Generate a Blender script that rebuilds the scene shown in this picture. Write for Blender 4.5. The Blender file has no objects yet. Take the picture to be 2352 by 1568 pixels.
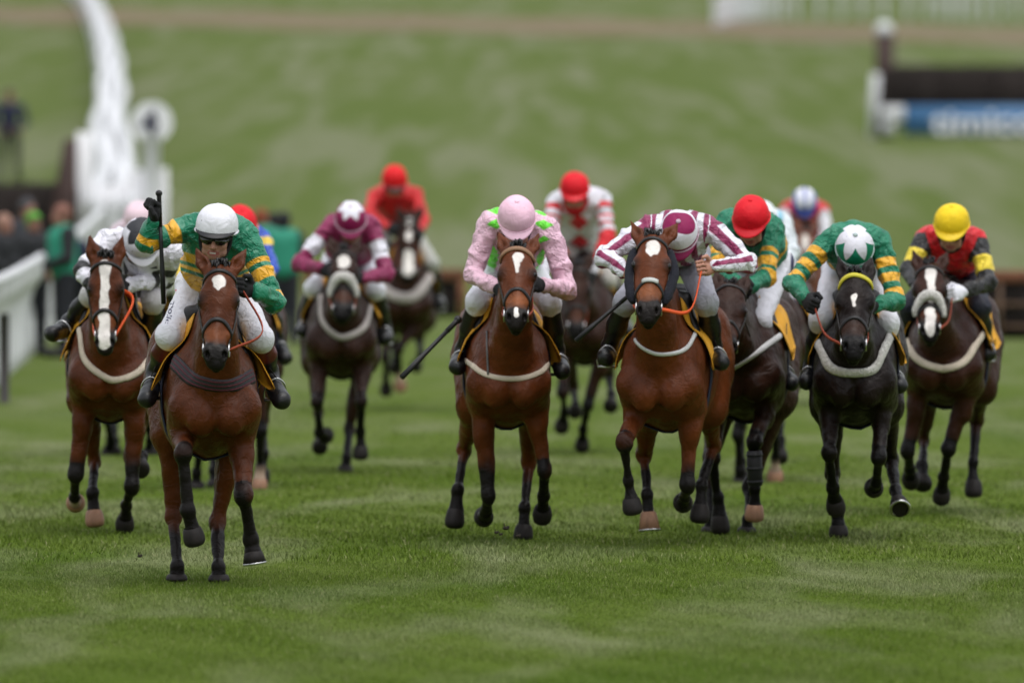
import bpy, math, random, os
import numpy as np
from mathutils import Vector
from mathutils.bvhtree import BVHTree

sc = bpy.context.scene
COL = sc.collection
R = math.radians

# ------------------------------------------------------------------ camera, sky, sun, exposure
HCAM, FPX, CU, CV, HZ = 2.47, 24393.0, 1176.0, 783.7, 328.5     # camera height; focal length, centre and horizon on a 2352 wide picture
PITCH = math.atan((CV - HZ) / FPX)
cam_data = bpy.data.cameras.new('camera')
cam = bpy.data.objects.new('camera', cam_data)
COL.objects.link(cam)
cam.location = (0, 0, HCAM)
cam.rotation_euler = (R(90) - PITCH, 0, 0)
cam_data.sensor_width = 36.0
cam_data.lens = FPX / 2352.0 * 36.0
cam_data.clip_start, cam_data.clip_end = 1.0, 4000.0
cam_data.dof.use_dof = True
cam_data.dof.focus_distance = 61.1
cam_data.dof.aperture_fstop = 2.7
cam_data.dof.aperture_blades = 0
sc.camera = cam

w = bpy.data.worlds.new("World")
sc.world = w
w.use_nodes = True
nt = w.node_tree
bg = nt.nodes['Background']
sky = nt.nodes.new('ShaderNodeTexSky')
sky.sky_type = 'NISHITA'
sky.sun_disc = False
SUN_EL, SUN_AZ = 72.0, 150.0
sky.sun_elevation = R(SUN_EL)
sky.sun_rotation = R(SUN_AZ)
sky.dust_density = 2.0
sky.air_density = 1.0
sky.ozone_density = 1.0
hsv = nt.nodes.new('ShaderNodeHueSaturation')
hsv.inputs['Saturation'].default_value = 0.25
nt.links.new(sky.outputs[0], hsv.inputs['Color'])
# overcast: the cloud layer is brightest overhead and darkens towards the horizon
wtc = nt.nodes.new('ShaderNodeTexCoord')
wsep = nt.nodes.new('ShaderNodeSeparateXYZ')
nt.links.new(wtc.outputs['Generated'], wsep.inputs[0])
wmr = nt.nodes.new('ShaderNodeMapRange')
wmr.inputs['From Min'].default_value, wmr.inputs['From Max'].default_value = 0.0, 1.0
wmr.inputs['To Min'].default_value, wmr.inputs['To Max'].default_value = 0.80, 1.95
nt.links.new(wsep.outputs['Z'], wmr.inputs['Value'])
wvm = nt.nodes.new('ShaderNodeVectorMath')
wvm.operation = 'SCALE'
nt.links.new(hsv.outputs[0], wvm.inputs[0])
nt.links.new(wmr.outputs[0], wvm.inputs['Scale'])
wad = nt.nodes.new('ShaderNodeVectorMath')
wad.operation = 'ADD'
wad.inputs[1].default_value = (1.10, 1.08, 1.04)          # even grey light of the cloud sheet
nt.links.new(wvm.outputs[0], wad.inputs[0])
nt.links.new(wad.outputs[0], bg.inputs[0])
bg.inputs[1].default_value = 0.125

sun = bpy.data.lights.new('sun', 'SUN')
sun.energy = 0.8
sun.angle = R(60)
sun.color = (1.0, 0.96, 0.9)
so = bpy.data.objects.new('sun', sun)
COL.objects.link(so)
az = R(SUN_AZ)
sdir = Vector((math.sin(az) * math.cos(R(SUN_EL)), math.cos(az) * math.cos(R(SUN_EL)), math.sin(R(SUN_EL))))
so.rotation_euler = sdir.to_track_quat('Z', 'Y').to_euler()
so.location = (0, 40, 60)

sc.view_settings.view_transform = 'Standard'
sc.view_settings.look = 'None'
sc.view_settings.gamma = 1.0
sc.view_settings.exposure = 0.27
sc.cycles.use_denoising = True

# ------------------------------------------------------------------ small maths
def V(*a): return np.array(a, float)
def nrm(v):
    v = np.asarray(v, float)
    return v / max(1e-9, np.linalg.norm(v))

_cp, _sp = math.cos(PITCH), math.sin(PITCH)
def P(u, v, Y):
    """point of the world seen at picture position (u, v) at distance Y"""
    d = np.array([u - CU, FPX * _cp + (CV - v) * _sp, -FPX * _sp + (CV - v) * _cp])
    return V(0, 0, HCAM) + d * (Y / d[1])
def terrain(Y):
    t = (Y - 150.0) / 14.0
    return 0.0217 * 14.0 * (np.log1p(np.exp(-np.abs(t))) + np.maximum(t, 0))
def G(u, v):
    """ground point seen at (u, v)"""
    lo, hi = 20.0, 3000.0
    for _ in range(60):
        m = (lo + hi) / 2
        if P(u, v, m)[2] > terrain(m): lo = m
        else: hi = m
    return P(u, v, lo)

# ------------------------------------------------------------------ objects
def tag(o, label=None, cat=None, group=None, kind=None):
    if label: o['label'] = label
    if cat: o['category'] = cat
    if group: o['group'] = group
    if kind: o['kind'] = kind
    return o
def empty(name, loc, label=None, cat=None, group=None):
    o = bpy.data.objects.new(name, None)
    COL.objects.link(o)
    o.location = [float(x) for x in loc]
    o.empty_display_size = 0.2
    return tag(o, label, cat, group)
def wloc(o):
    p = np.zeros(3)
    while o is not None:
        p = p + np.array(o.location)
        o = o.parent
    return p
def mk(name, verts, faces, mat, parent=None, attrs=None, smooth=True, loc=None, midx=None):
    """faces: (n,4) or (n,3) array, or a list of lists. World coordinates in, local mesh out."""
    verts = np.asarray(verts, float).reshape(-1, 3)
    base = wloc(parent) if parent is not None else (np.array(loc, float) if loc is not None else np.zeros(3))
    me = bpy.data.meshes.new(name)
    vv = verts - base
    if isinstance(faces, np.ndarray):
        n, k = faces.shape
        me.vertices.add(len(vv))
        me.vertices.foreach_set('co', vv.astype(np.float32).ravel())
        me.loops.add(n * k)
        me.loops.foreach_set('vertex_index', faces.astype(np.int32).ravel())
        me.polygons.add(n)
        me.polygons.foreach_set('loop_start', np.arange(0, n * k, k, dtype=np.int32))
        me.update(calc_edges=True)
        if smooth:
            me.polygons.foreach_set('use_smooth', np.ones(n, bool))
    else:
        me.from_pydata([tuple(x) for x in vv], [], [tuple(int(i) for i in f) for f in faces])
        if smooth:
            me.polygons.foreach_set('use_smooth', np.ones(len(me.polygons), bool))
    for m in (mat if isinstance(mat, (list, tuple)) else [mat]):
        me.materials.append(m)
    if midx is not None:
        me.polygons.foreach_set('material_index', np.asarray(midx, np.int32))
    if attrs:
        for k_, a in attrs.items():
            at = me.attributes.new(k_, 'FLOAT', 'POINT')
            at.data.foreach_set('value', np.asarray(a, np.float32))
    me.validate()
    me.update()
    o = bpy.data.objects.new(name, me)
    COL.objects.link(o)
    if parent is not None: o.parent = parent
    elif loc is not None: o.location = [float(x) for x in loc]
    return o

class MB:
    """collects simple shapes into one mesh"""
    def __init__(s): s.v, s.f, s.m = [], [], []; s.cur = 0
    def add(s, vs, fs):
        o = len(s.v)
        s.v += [tuple(x) for x in vs]
        s.f += [tuple(i + o for i in f) for f in fs]
        s.m += [s.cur] * len(fs)
    def box(s, c, h, rz=0.0, axes=None, bev=0.0):
        c = np.array(c, float)
        if axes is None:
            ca, sa = math.cos(rz), math.sin(rz)
            axes = (V(ca, sa, 0), V(-sa, ca, 0), V(0, 0, 1))
        ax = [np.array(a, float) for a in axes]
        b = min(bev, min(h) * .45)
        if b <= 0:
            vs = [c + ax[0] * h[0] * i + ax[1] * h[1] * j + ax[2] * h[2] * k for i in (-1, 1) for j in (-1, 1) for k in (-1, 1)]
            s.add(vs, [(0, 1, 3, 2), (4, 6, 7, 5), (0, 4, 5, 1), (2, 3, 7, 6), (0, 2, 6, 4), (1, 5, 7, 3)])
        else:   # chamfered long edges: an eight-sided prism with end caps
            k = int(np.argmax(h)); i, j = [q for q in range(3) if q != k]
            a, d = h[i], h[j]
            prof = [(a - b, d), (a, d - b), (a, -d + b), (a - b, -d), (-a + b, -d), (-a, -d + b), (-a, d - b), (-a + b, d)]
            vs = []
            for e, q in ((-1, 1.0), (1, 1.0)):
                for (x, y) in prof: vs.append(c + ax[k] * h[k] * e + ax[i] * x + ax[j] * y)
            fs = [(q, (q + 1) % 8, 8 + (q + 1) % 8, 8 + q) for q in range(8)] + [tuple(range(8)), tuple(range(15, 7, -1))]
            s.add(vs, fs)
    def tube(s, pts, r, n=8, flat=None, cap=True):
        """round (or flattened along a given normal: flat=(normal, ratio)) tube through points"""
        pts = [np.array(p, float) for p in pts]
        rr = r if hasattr(r, '__len__') else [r] * len(pts)
        vs, fs = [], []
        up = None
        for i, p in enumerate(pts):
            t = nrm(pts[min(i + 1, len(pts) - 1)] - pts[max(i - 1, 0)])
            if flat is not None:
                nn = flat[0][i] if isinstance(flat[0], list) else flat[0]
                a = nrm(np.array(nn, float) - t * np.dot(nn, t))
            else:
                if up is None: up = V(0, 0, 1) if abs(t[2]) < .9 else V(1, 0, 0)
                a = nrm(up - t * np.dot(up, t)); up = a
            b = np.cross(t, a)
            fl = flat[1] if flat is not None else 1.0
            for k in range(n):
                q = 2 * math.pi * k / n
                vs.append(p + a * math.cos(q) * rr[i] * fl + b * math.sin(q) * rr[i])
        for i in range(len(pts) - 1):
            for k in range(n):
                fs.append((i * n + k, i * n + (k + 1) % n, (i + 1) * n + (k + 1) % n, (i + 1) * n + k))
        if cap:
            fs.append(tuple(range(n - 1, -1, -1)))
            fs.append(tuple((len(pts) - 1) * n + k for k in range(n)))
        s.add(vs, fs)
    def torus(s, c, ax1, ax2, R_, r, n=20, m=6, a0=0, a1=2 * math.pi):
        full = abs(a1 - a0 - 2 * math.pi) < 1e-6
        k = n if full else n + 1
        ps = [np.array(c) + np.array(ax1) * R_ * math.cos(a0 + (a1 - a0) * i / n) + np.array(ax2) * R_ * math.sin(a0 + (a1 - a0) * i / n) for i in range(k)]
        if full: ps.append(ps[0])
        s.tube(ps, r, m, cap=not full)
    def ball(s, c, r, ax=None, n=10, m=7):
        c = np.array(c, float)
        r = np.array([r, r, r] if not hasattr(r, '__len__') else r, float)
        A = np.eye(3) if ax is None else np.array(ax, float)
        vs = [c + A.T @ (r * V(0, 0, 1))]
        for i in range(1, m):
            th = math.pi * i / m
            for k in range(n):
                ph = 2 * math.pi * k / n
                vs.append(c + A.T @ (r * V(math.sin(th) * math.cos(ph), math.sin(th) * math.sin(ph), math.cos(th))))
        vs.append(c + A.T @ (r * V(0, 0, -1)))
        fs = [(0, 1 + k, 1 + (k + 1) % n) for k in range(n)]
        for i in range(m - 2):
            for k in range(n):
                a = 1 + i * n
                fs.append((a + k, a + n + k, a + n + (k + 1) % n, a + (k + 1) % n))
        a = 1 + (m - 2) * n; L = len(vs) - 1
        fs += [(a + k, L, a + (k + 1) % n) for k in range(n)]
        s.add(vs, fs)
    def build(s, name, mat, parent=None, loc=None, smooth=True):
        return mk(name, s.v, s.f, mat, parent, smooth=smooth, loc=loc, midx=s.m if isinstance(mat, (list, tuple)) else None)

def spline(pts, n=8):
    """Catmull-Rom through the points"""
    pts = [np.array(p, float) for p in pts]
    q = [2 * pts[0] - pts[1]] + pts + [2 * pts[-1] - pts[-2]]
    out = []
    for i in range(1, len(q) - 2):
        for k in range(n):
            t = k / n
            a, b, c, d = q[i - 1], q[i], q[i + 1], q[i + 2]
            out.append(.5 * (2 * b + (c - a) * t + (2 * a - 5 * b + 4 * c - d) * t * t + (3 * b - a - 3 * c + d) * t ** 3))
    out.append(pts[-1])
    return out

# ------------------------------------------------------------------ blended solids -> one smooth surface
class Solid:
    def __init__(s): s.p = []
    def cap(s, a, b, ra, rb, k=.05, side=None, w=1.0, sub=False):
        """tapered limb from a to b; its width along 'side' is w times its radius"""
        a, b = np.array(a, float), np.array(b, float)
        rm = max(ra, rb) * max(1.0, w)
        e = None if side is None else nrm(side)
        def f(x, y, z):
            ab = b - a
            L2 = max(1e-9, ab @ ab)
            px, py, pz = x - a[0], y - a[1], z - a[2]
            t = np.clip((px * ab[0] + py * ab[1] + pz * ab[2]) / L2, 0, 1)
            qx, qy, qz = px - t * ab[0], py - t * ab[1], pz - t * ab[2]
            if e is not None and w != 1.0:
                dt = (qx * e[0] + qy * e[1] + qz * e[2]) * (1.0 / w - 1.0)
                qx, qy, qz = qx + e[0] * dt, qy + e[1] * dt, qz + e[2] * dt
            d = np.sqrt(qx * qx + qy * qy + qz * qz) - (ra + (rb - ra) * t)
            return d * min(1.0, w)
        s.p.append((f, np.minimum(a, b) - rm, np.maximum(a, b) + rm, k, sub))
    def ell(s, c, r, ax=None, k=.05, sub=False):
        c, r = np.array(c, float), np.array(r, float)
        A = np.eye(3) if ax is None else np.array(ax, float)     # rows: the three axes
        ext = np.sqrt(((A * r[:, None]) ** 2).sum(0))
        def f(x, y, z):
            px, py, pz = x - c[0], y - c[1], z - c[2]
            q = [px * A[i, 0] + py * A[i, 1] + pz * A[i, 2] for i in range(3)]
            k0 = np.sqrt(sum((q[i] / r[i]) ** 2 for i in range(3)))
            k1 = np.sqrt(sum((q[i] / r[i] ** 2) ** 2 for i in range(3))) + 1e-6
            return k0 * (k0 - 1.0) / k1
        s.p.append((f, c - ext, c + ext, k, sub))
    def mesh(s, res, disp=None):
        lo = np.min([p[1] for p in s.p if not p[4]], 0) - 4 * res
        hi = np.max([p[2] for p in s.p if not p[4]], 0) + 4 * res
        n = np.ceil((hi - lo) / res).astype(int) + 1
        D = np.full(n, .5, np.float32)
        ax = [(lo[i] + np.arange(n[i]) * res).astype(np.float32) for i in range(3)]
        for f, a, b, k, sub in s.p:
            pad = k + 2.5 * res
            i0 = np.clip(np.floor((a - pad - lo) / res).astype(int), 0, n - 1)
            i1 = np.clip(np.ceil((b + pad - lo) / res).astype(int) + 1, 1, n)
            sl = tuple(slice(i0[i], i1[i]) for i in range(3))
            if any(i1[i] <= i0[i] for i in range(3)): continue
            d = f(ax[0][sl[0]][:, None, None], ax[1][sl[1]][None, :, None], ax[2][sl[2]][None, None, :]).astype(np.float32)
            cur = D[sl]
            if sub:
                d = -d
                h = np.clip(.5 - .5 * (cur - d) / k, 0, 1)
                D[sl] = cur + (d - cur) * h + k * h * (1 - h)
            else:
                h = np.clip(.5 + .5 * (cur - d) / k, 0, 1)
                D[sl] = cur + (d - cur) * h - k * h * (1 - h)
        v, q = surface_nets(D, lo, res)
        if disp is not None and len(v):
            v = disp(v, normals(v, q))
        return v, q
def surface_nets(D, lo, res):
    ins = D < 0
    c = [D[i:D.shape[0] - 1 + i, j:D.shape[1] - 1 + j, k:D.shape[2] - 1 + k] for i in (0, 1) for j in (0, 1) for k in (0, 1)]
    cnt = np.zeros(c[0].shape, np.uint8)
    for i in (0, 1):
        for j in (0, 1):
            for k in (0, 1):
                cnt += ins[i:D.shape[0] - 1 + i, j:D.shape[1] - 1 + j, k:D.shape[2] - 1 + k]
    act = (cnt > 0) & (cnt < 8)
    idx = np.argwhere(act)
    vid = np.full(act.shape, -1, np.int32)
    vid[act] = np.arange(len(idx), dtype=np.int32)
    vals = np.stack([a[act] for a in c], 1)
    off = np.array([(i, j, k) for i in (0, 1) for j in (0, 1) for k in (0, 1)], float)
    acc = np.zeros((len(idx), 3)); nn = np.zeros(len(idx))
    for e0 in range(8):
        for e1 in range(e0 + 1, 8):
            if np.abs(off[e0] - off[e1]).sum() != 1: continue
            a, b = vals[:, e0], vals[:, e1]
            m = (a < 0) != (b < 0)
            t = np.where(m, a / np.where(m, a - b, 1), 0)
            acc += np.where(m[:, None], off[e0] + t[:, None] * (off[e1] - off[e0]), 0)
            nn += m
    v = lo + (idx + acc / np.maximum(nn, 1)[:, None]) * res
    quads = []
    for ax in range(3):
        o1, o2 = [(1, 2), (2, 0), (0, 1)][ax]
        sl0 = [slice(1, -1)] * 3; sl1 = [slice(1, -1)] * 3
        sl0[ax] = slice(0, -1); sl1[ax] = slice(1, None)
        a, b = ins[tuple(sl0)], ins[tuple(sl1)]
        for flip, m in ((False, a & ~b), (True, ~a & b)):
            e = np.argwhere(m)
            if not len(e): continue
            base = e.copy()
            for q in range(3):
                if q != ax: base[:, q] += 1
            def cell(d1, d2):
                t = base.copy(); t[:, o1] -= d1; t[:, o2] -= d2
                return vid[t[:, 0], t[:, 1], t[:, 2]]
            qd = np.stack([cell(1, 1), cell(0, 1), cell(0, 0), cell(1, 0)], 1)
            quads.append(qd[:, ::-1] if flip else qd)
    q = np.concatenate(quads) if quads else np.zeros((0, 4), int)
    q = q[(q >= 0).all(1)]
    return v, q
def normals(v, q):
    n = np.cross(v[q[:, 2]] - v[q[:, 0]], v[q[:, 3]] - v[q[:, 1]])
    out = np.zeros_like(v)
    for k in range(4): np.add.at(out, q[:, k], n)
    return out / np.maximum(1e-12, np.linalg.norm(out, axis=1))[:, None]
def wave(v, sc_, seed, octs=3):
    """smooth noise from sums of sines"""
    rs = np.random.RandomState(seed)
    out = np.zeros(len(v)); amp = 1.0; tot = 0
    for o in range(octs):
        for _ in range(4):
            d = rs.normal(size=3); d /= np.linalg.norm(d)
            out += amp * np.sin((v @ d) * sc_ * (0.7 + .6 * rs.rand()) * 2 ** o + rs.rand() * 6.28)
        tot += amp * 2; amp *= .55
    return out / tot
def segdist(v, a, b):
    ab = b - a
    t = np.clip(((v - a) @ ab) / max(1e-9, ab @ ab), 0, 1)
    return np.linalg.norm(v - a - t[:, None] * ab, axis=1), t
def bvh_of(v, q): return BVHTree.FromPolygons(v.tolist(), q.tolist())
def cast(bvh, o, d):
    h = bvh.ray_cast(Vector(o), Vector(nrm(d)))
    return (np.array(h[0]), np.array(h[1])) if h[0] is not None else (None, None)
# ------------------------------------------------------------------ materials
def lin(r, g, b):
    f = lambda c: (c / 255.0 / 12.92) if c / 255.0 <= .04045 else ((c / 255.0 + .055) / 1.055) ** 2.4
    return (f(r), f(g), f(b))
_mats = {}
def mat(name, col, rough=.6, metal=0.0, spec=.4, layers=(), noise=(.12, 6.0), bump=(0.0, 40.0), sheen=0.0, soft=.004, stretch=(1, 1, 1), coat=0.0, bdist=.01, specks=None, veins=None):
    """principled surface; layers = [(attribute, colour[, softness])] laid over the base colour where the attribute is above zero"""
    m = bpy.data.materials.new(name)
    m.use_nodes = True
    t = m.node_tree; N, L = t.nodes, t.links
    b = N['Principled BSDF']
    b.inputs['Roughness'].default_value = rough
    b.inputs['Metallic'].default_value = metal
    b.inputs['Specular IOR Level'].default_value = spec
    if sheen:
        b.inputs['Sheen Weight'].default_value = sheen
    if coat:
        b.inputs['Coat Weight'].default_value = coat
        b.inputs['Coat Roughness'].default_value = .25
    rgb = N.new('ShaderNodeRGB'); rgb.outputs[0].default_value = (*col, 1)
    cur = rgb.outputs[0]
    for ly in layers:
        at = N.new('ShaderNodeAttribute'); at.attribute_name = ly[0]
        mr = N.new('ShaderNodeMapRange')
        s = ly[2] if len(ly) > 2 else soft
        mr.inputs['From Min'].default_value = -s; mr.inputs['From Max'].default_value = s
        L.new(at.outputs['Fac'], mr.inputs['Value'])
        mx = N.new('ShaderNodeMix'); mx.data_type = 'RGBA'
        L.new(mr.outputs[0], mx.inputs['Factor'])
        L.new(cur, mx.inputs['A']); mx.inputs['B'].default_value = (*ly[1], 1)
        cur = mx.outputs['Result']
    tc = N.new('ShaderNodeTexCoord')
    mp = N.new('ShaderNodeMapping'); mp.inputs['Scale'].default_value = stretch
    L.new(tc.outputs['Object'], mp.inputs['Vector'])
    if noise[0]:
        nz = N.new('ShaderNodeTexNoise'); nz.inputs['Scale'].default_value = noise[1]; nz.inputs['Detail'].default_value = 5
        L.new(mp.outputs[0], nz.inputs['Vector'])
        mr = N.new('ShaderNodeMapRange'); mr.inputs['From Min'].default_value = .25; mr.inputs['From Max'].default_value = .75
        mr.inputs['To Min'].default_value = 1 - noise[0]; mr.inputs['To Max'].default_value = 1 + noise[0]
        L.new(nz.outputs['Fac'], mr.inputs['Value'])
        vm = N.new('ShaderNodeVectorMath'); vm.operation = 'SCALE'
        L.new(cur, vm.inputs[0]); L.new(mr.outputs[0], vm.inputs['Scale'])
        cur = vm.outputs[0]
    if specks:
        vo = N.new('ShaderNodeTexVoronoi'); vo.inputs['Scale'].default_value = specks[0]
        L.new(tc.outputs['Object'], vo.inputs['Vector'])
        n3 = N.new('ShaderNodeTexNoise'); n3.inputs['Scale'].default_value = specks[0] * .35; n3.inputs['Detail'].default_value = 2
        L.new(tc.outputs['Object'], n3.inputs['Vector'])
        th = N.new('ShaderNodeMapRange'); th.inputs['From Min'].default_value = .45; th.inputs['From Max'].default_value = .8
        th.inputs['To Min'].default_value = 0.0; th.inputs['To Max'].default_value = specks[1]
        L.new(n3.outputs['Fac'], th.inputs['Value'])
        lt = N.new('ShaderNodeMath'); lt.operation = 'LESS_THAN'
        L.new(vo.outputs['Distance'], lt.inputs[0]); L.new(th.outputs[0], lt.inputs[1])
        m3 = N.new('ShaderNodeMix'); m3.data_type = 'RGBA'
        L.new(lt.outputs[0], m3.inputs['Factor']); L.new(cur, m3.inputs['A']); m3.inputs['B'].default_value = (*specks[2], 1)
        cur = m3.outputs['Result']
    L.new(cur, b.inputs['Base Color'])
    if bump[0]:
        n2 = N.new('ShaderNodeTexNoise'); n2.inputs['Scale'].default_value = bump[1]; n2.inputs['Detail'].default_value = 4
        n2.inputs['Distortion'].default_value = 1.0
        L.new(mp.outputs[0], n2.inputs['Vector'])
        bp = N.new('ShaderNodeBump'); bp.inputs['Strength'].default_value = bump[0]; bp.inputs['Distance'].default_value = bdist
        hgt = n2.outputs['Fac']
        if veins:       # thin raised lines: veins under a coat, creases in silk
            n4 = N.new('ShaderNodeTexNoise'); n4.inputs['Scale'].default_value = veins[0]; n4.inputs['Detail'].default_value = 3
            n4.inputs['Distortion'].default_value = 1.6
            L.new(mp.outputs[0], n4.inputs['Vector'])
            sb = N.new('ShaderNodeMath'); sb.operation = 'SUBTRACT'; sb.inputs[1].default_value = .5
            L.new(n4.outputs['Fac'], sb.inputs[0])
            ab = N.new('ShaderNodeMath'); ab.operation = 'ABSOLUTE'; L.new(sb.outputs[0], ab.inputs[0])
            rd = N.new('ShaderNodeMapRange'); rd.inputs['From Min'].default_value = 0; rd.inputs['From Max'].default_value = .035
            rd.inputs['To Min'].default_value = veins[1]; rd.inputs['To Max'].default_value = 0
            L.new(ab.outputs[0], rd.inputs['Value'])
            ad = N.new('ShaderNodeMath'); ad.operation = 'ADD'
            L.new(hgt, ad.inputs[0]); L.new(rd.outputs[0], ad.inputs[1]); hgt = ad.outputs[0]
            rr = N.new('ShaderNodeMapRange'); rr.inputs['From Min'].default_value = .3; rr.inputs['From Max'].default_value = .7
            rr.inputs['To Min'].default_value = rough - .10; rr.inputs['To Max'].default_value = rough + .12
            L.new(n4.outputs['Fac'], rr.inputs['Value']); L.new(rr.outputs[0], b.inputs['Roughness'])
        L.new(hgt, bp.inputs['Height'])
        L.new(bp.outputs[0], b.inputs['Normal'])
    return m
def M(key, *a, **k):
    if key not in _mats: _mats[key] = mat(key, *a, **k)
    return _mats[key]

LEATHER = M('black_leather', (.008, .007, .007), rough=.42, spec=.4, noise=(.2, 20))
BOOT = M('boot_leather', (.012, .012, .013), rough=.42, spec=.5, noise=(.25, 8), bump=(.25, 30))
STEEL = M('steel', (.55, .55, .55), rough=.28, metal=1.0)
WHITEPVC = M('white_plastic', (.63, .64, .655), rough=.55, noise=(.14, 1.2))
WHITEPAINT = M('white_board', (.76, .76, .78), rough=.55, noise=(.04, 2))
FLEECE = M('white_fleece', (.66, .64, .60), rough=1.0, spec=.05, noise=(.25, 45), bump=(1.0, 50), bdist=.03, sheen=.3)
CREAM = M('cream_webbing', (.50, .43, .34), rough=.85, noise=(.15, 20), bump=(.3, 60))
YELLOW = M('yellow_cloth', lin(222, 160, 40), rough=.75, noise=(.12, 5), bump=(.3, 14))
ORANGE = M('orange_rubber', lin(214, 82, 28), rough=.6)
BROWNREIN = M('brown_rubber', lin(150, 62, 38), rough=.6)
BLACKCLOTH = M('black_cloth', (.007, .007, .008), rough=.8, noise=(.2, 10), bump=(.3, 20))
WHITECLOTH = M('white_cloth', (.72, .72, .78), rough=.7, noise=(.05, 4), bump=(.35, 16))
EYE = M('horse_eye', (.005, .0035, .003), rough=.22, spec=.4, noise=(0, 1))
HOOFD = M('dark_hoof', (.014, .011, .010), rough=.6, spec=.25, noise=(.3, 30), stretch=(1, 1, .3))
HOOFL = M('pale_hoof', lin(150, 112, 88), rough=.55, noise=(.3, 30), stretch=(1, 1, .3))
HAIRD = M('black_hair', (.010, .009, .009), rough=.5, noise=(.3, 30))
GLASSD = M('dark_lens', (.006, .006, .007), rough=.06, spec=.8, noise=(0, 1))
SKINCOL = (.43, .21, .145)
# ------------------------------------------------------------------ horses
def chain(prev, uv, L, sign):
    p = P(uv[0], uv[1], prev[1])
    d2 = (p[0] - prev[0]) ** 2 + (p[2] - prev[2]) ** 2
    dy = math.sqrt(max(L * L - d2, .02 ** 2)) * (-1 if sign == '-' else 1)
    if sign == '0': dy = 0.0
    return P(uv[0], uv[1], prev[1] + dy)

def sheet(grid, nrmls, thick):
    """closed thin cloth from a grid of points and normals"""
    a, b = len(grid), len(grid[0])
    vs = [p + n * thick * .5 for r, q in zip(grid, nrmls) for p, n in zip(r, q)] + [p - n * thick * .5 for r, q in zip(grid, nrmls) for p, n in zip(r, q)]
    N = a * b; fs = []
    for i in range(a - 1):
        for j in range(b - 1):
            c = i * b + j
            fs.append((c, c + 1, c + b + 1, c + b)); fs.append((N + c, N + c + b, N + c + b + 1, N + c + 1))
    for i in range(a - 1):
        for j in (0, b - 1):
            c = i * b + j; fs.append((c, c + b, N + c + b, N + c))
    for j in range(b - 1):
        for i in (0, a - 1):
            c = i * b + j; fs.append((c, c + 1, N + c + 1, N + c))
    return vs, fs

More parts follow.
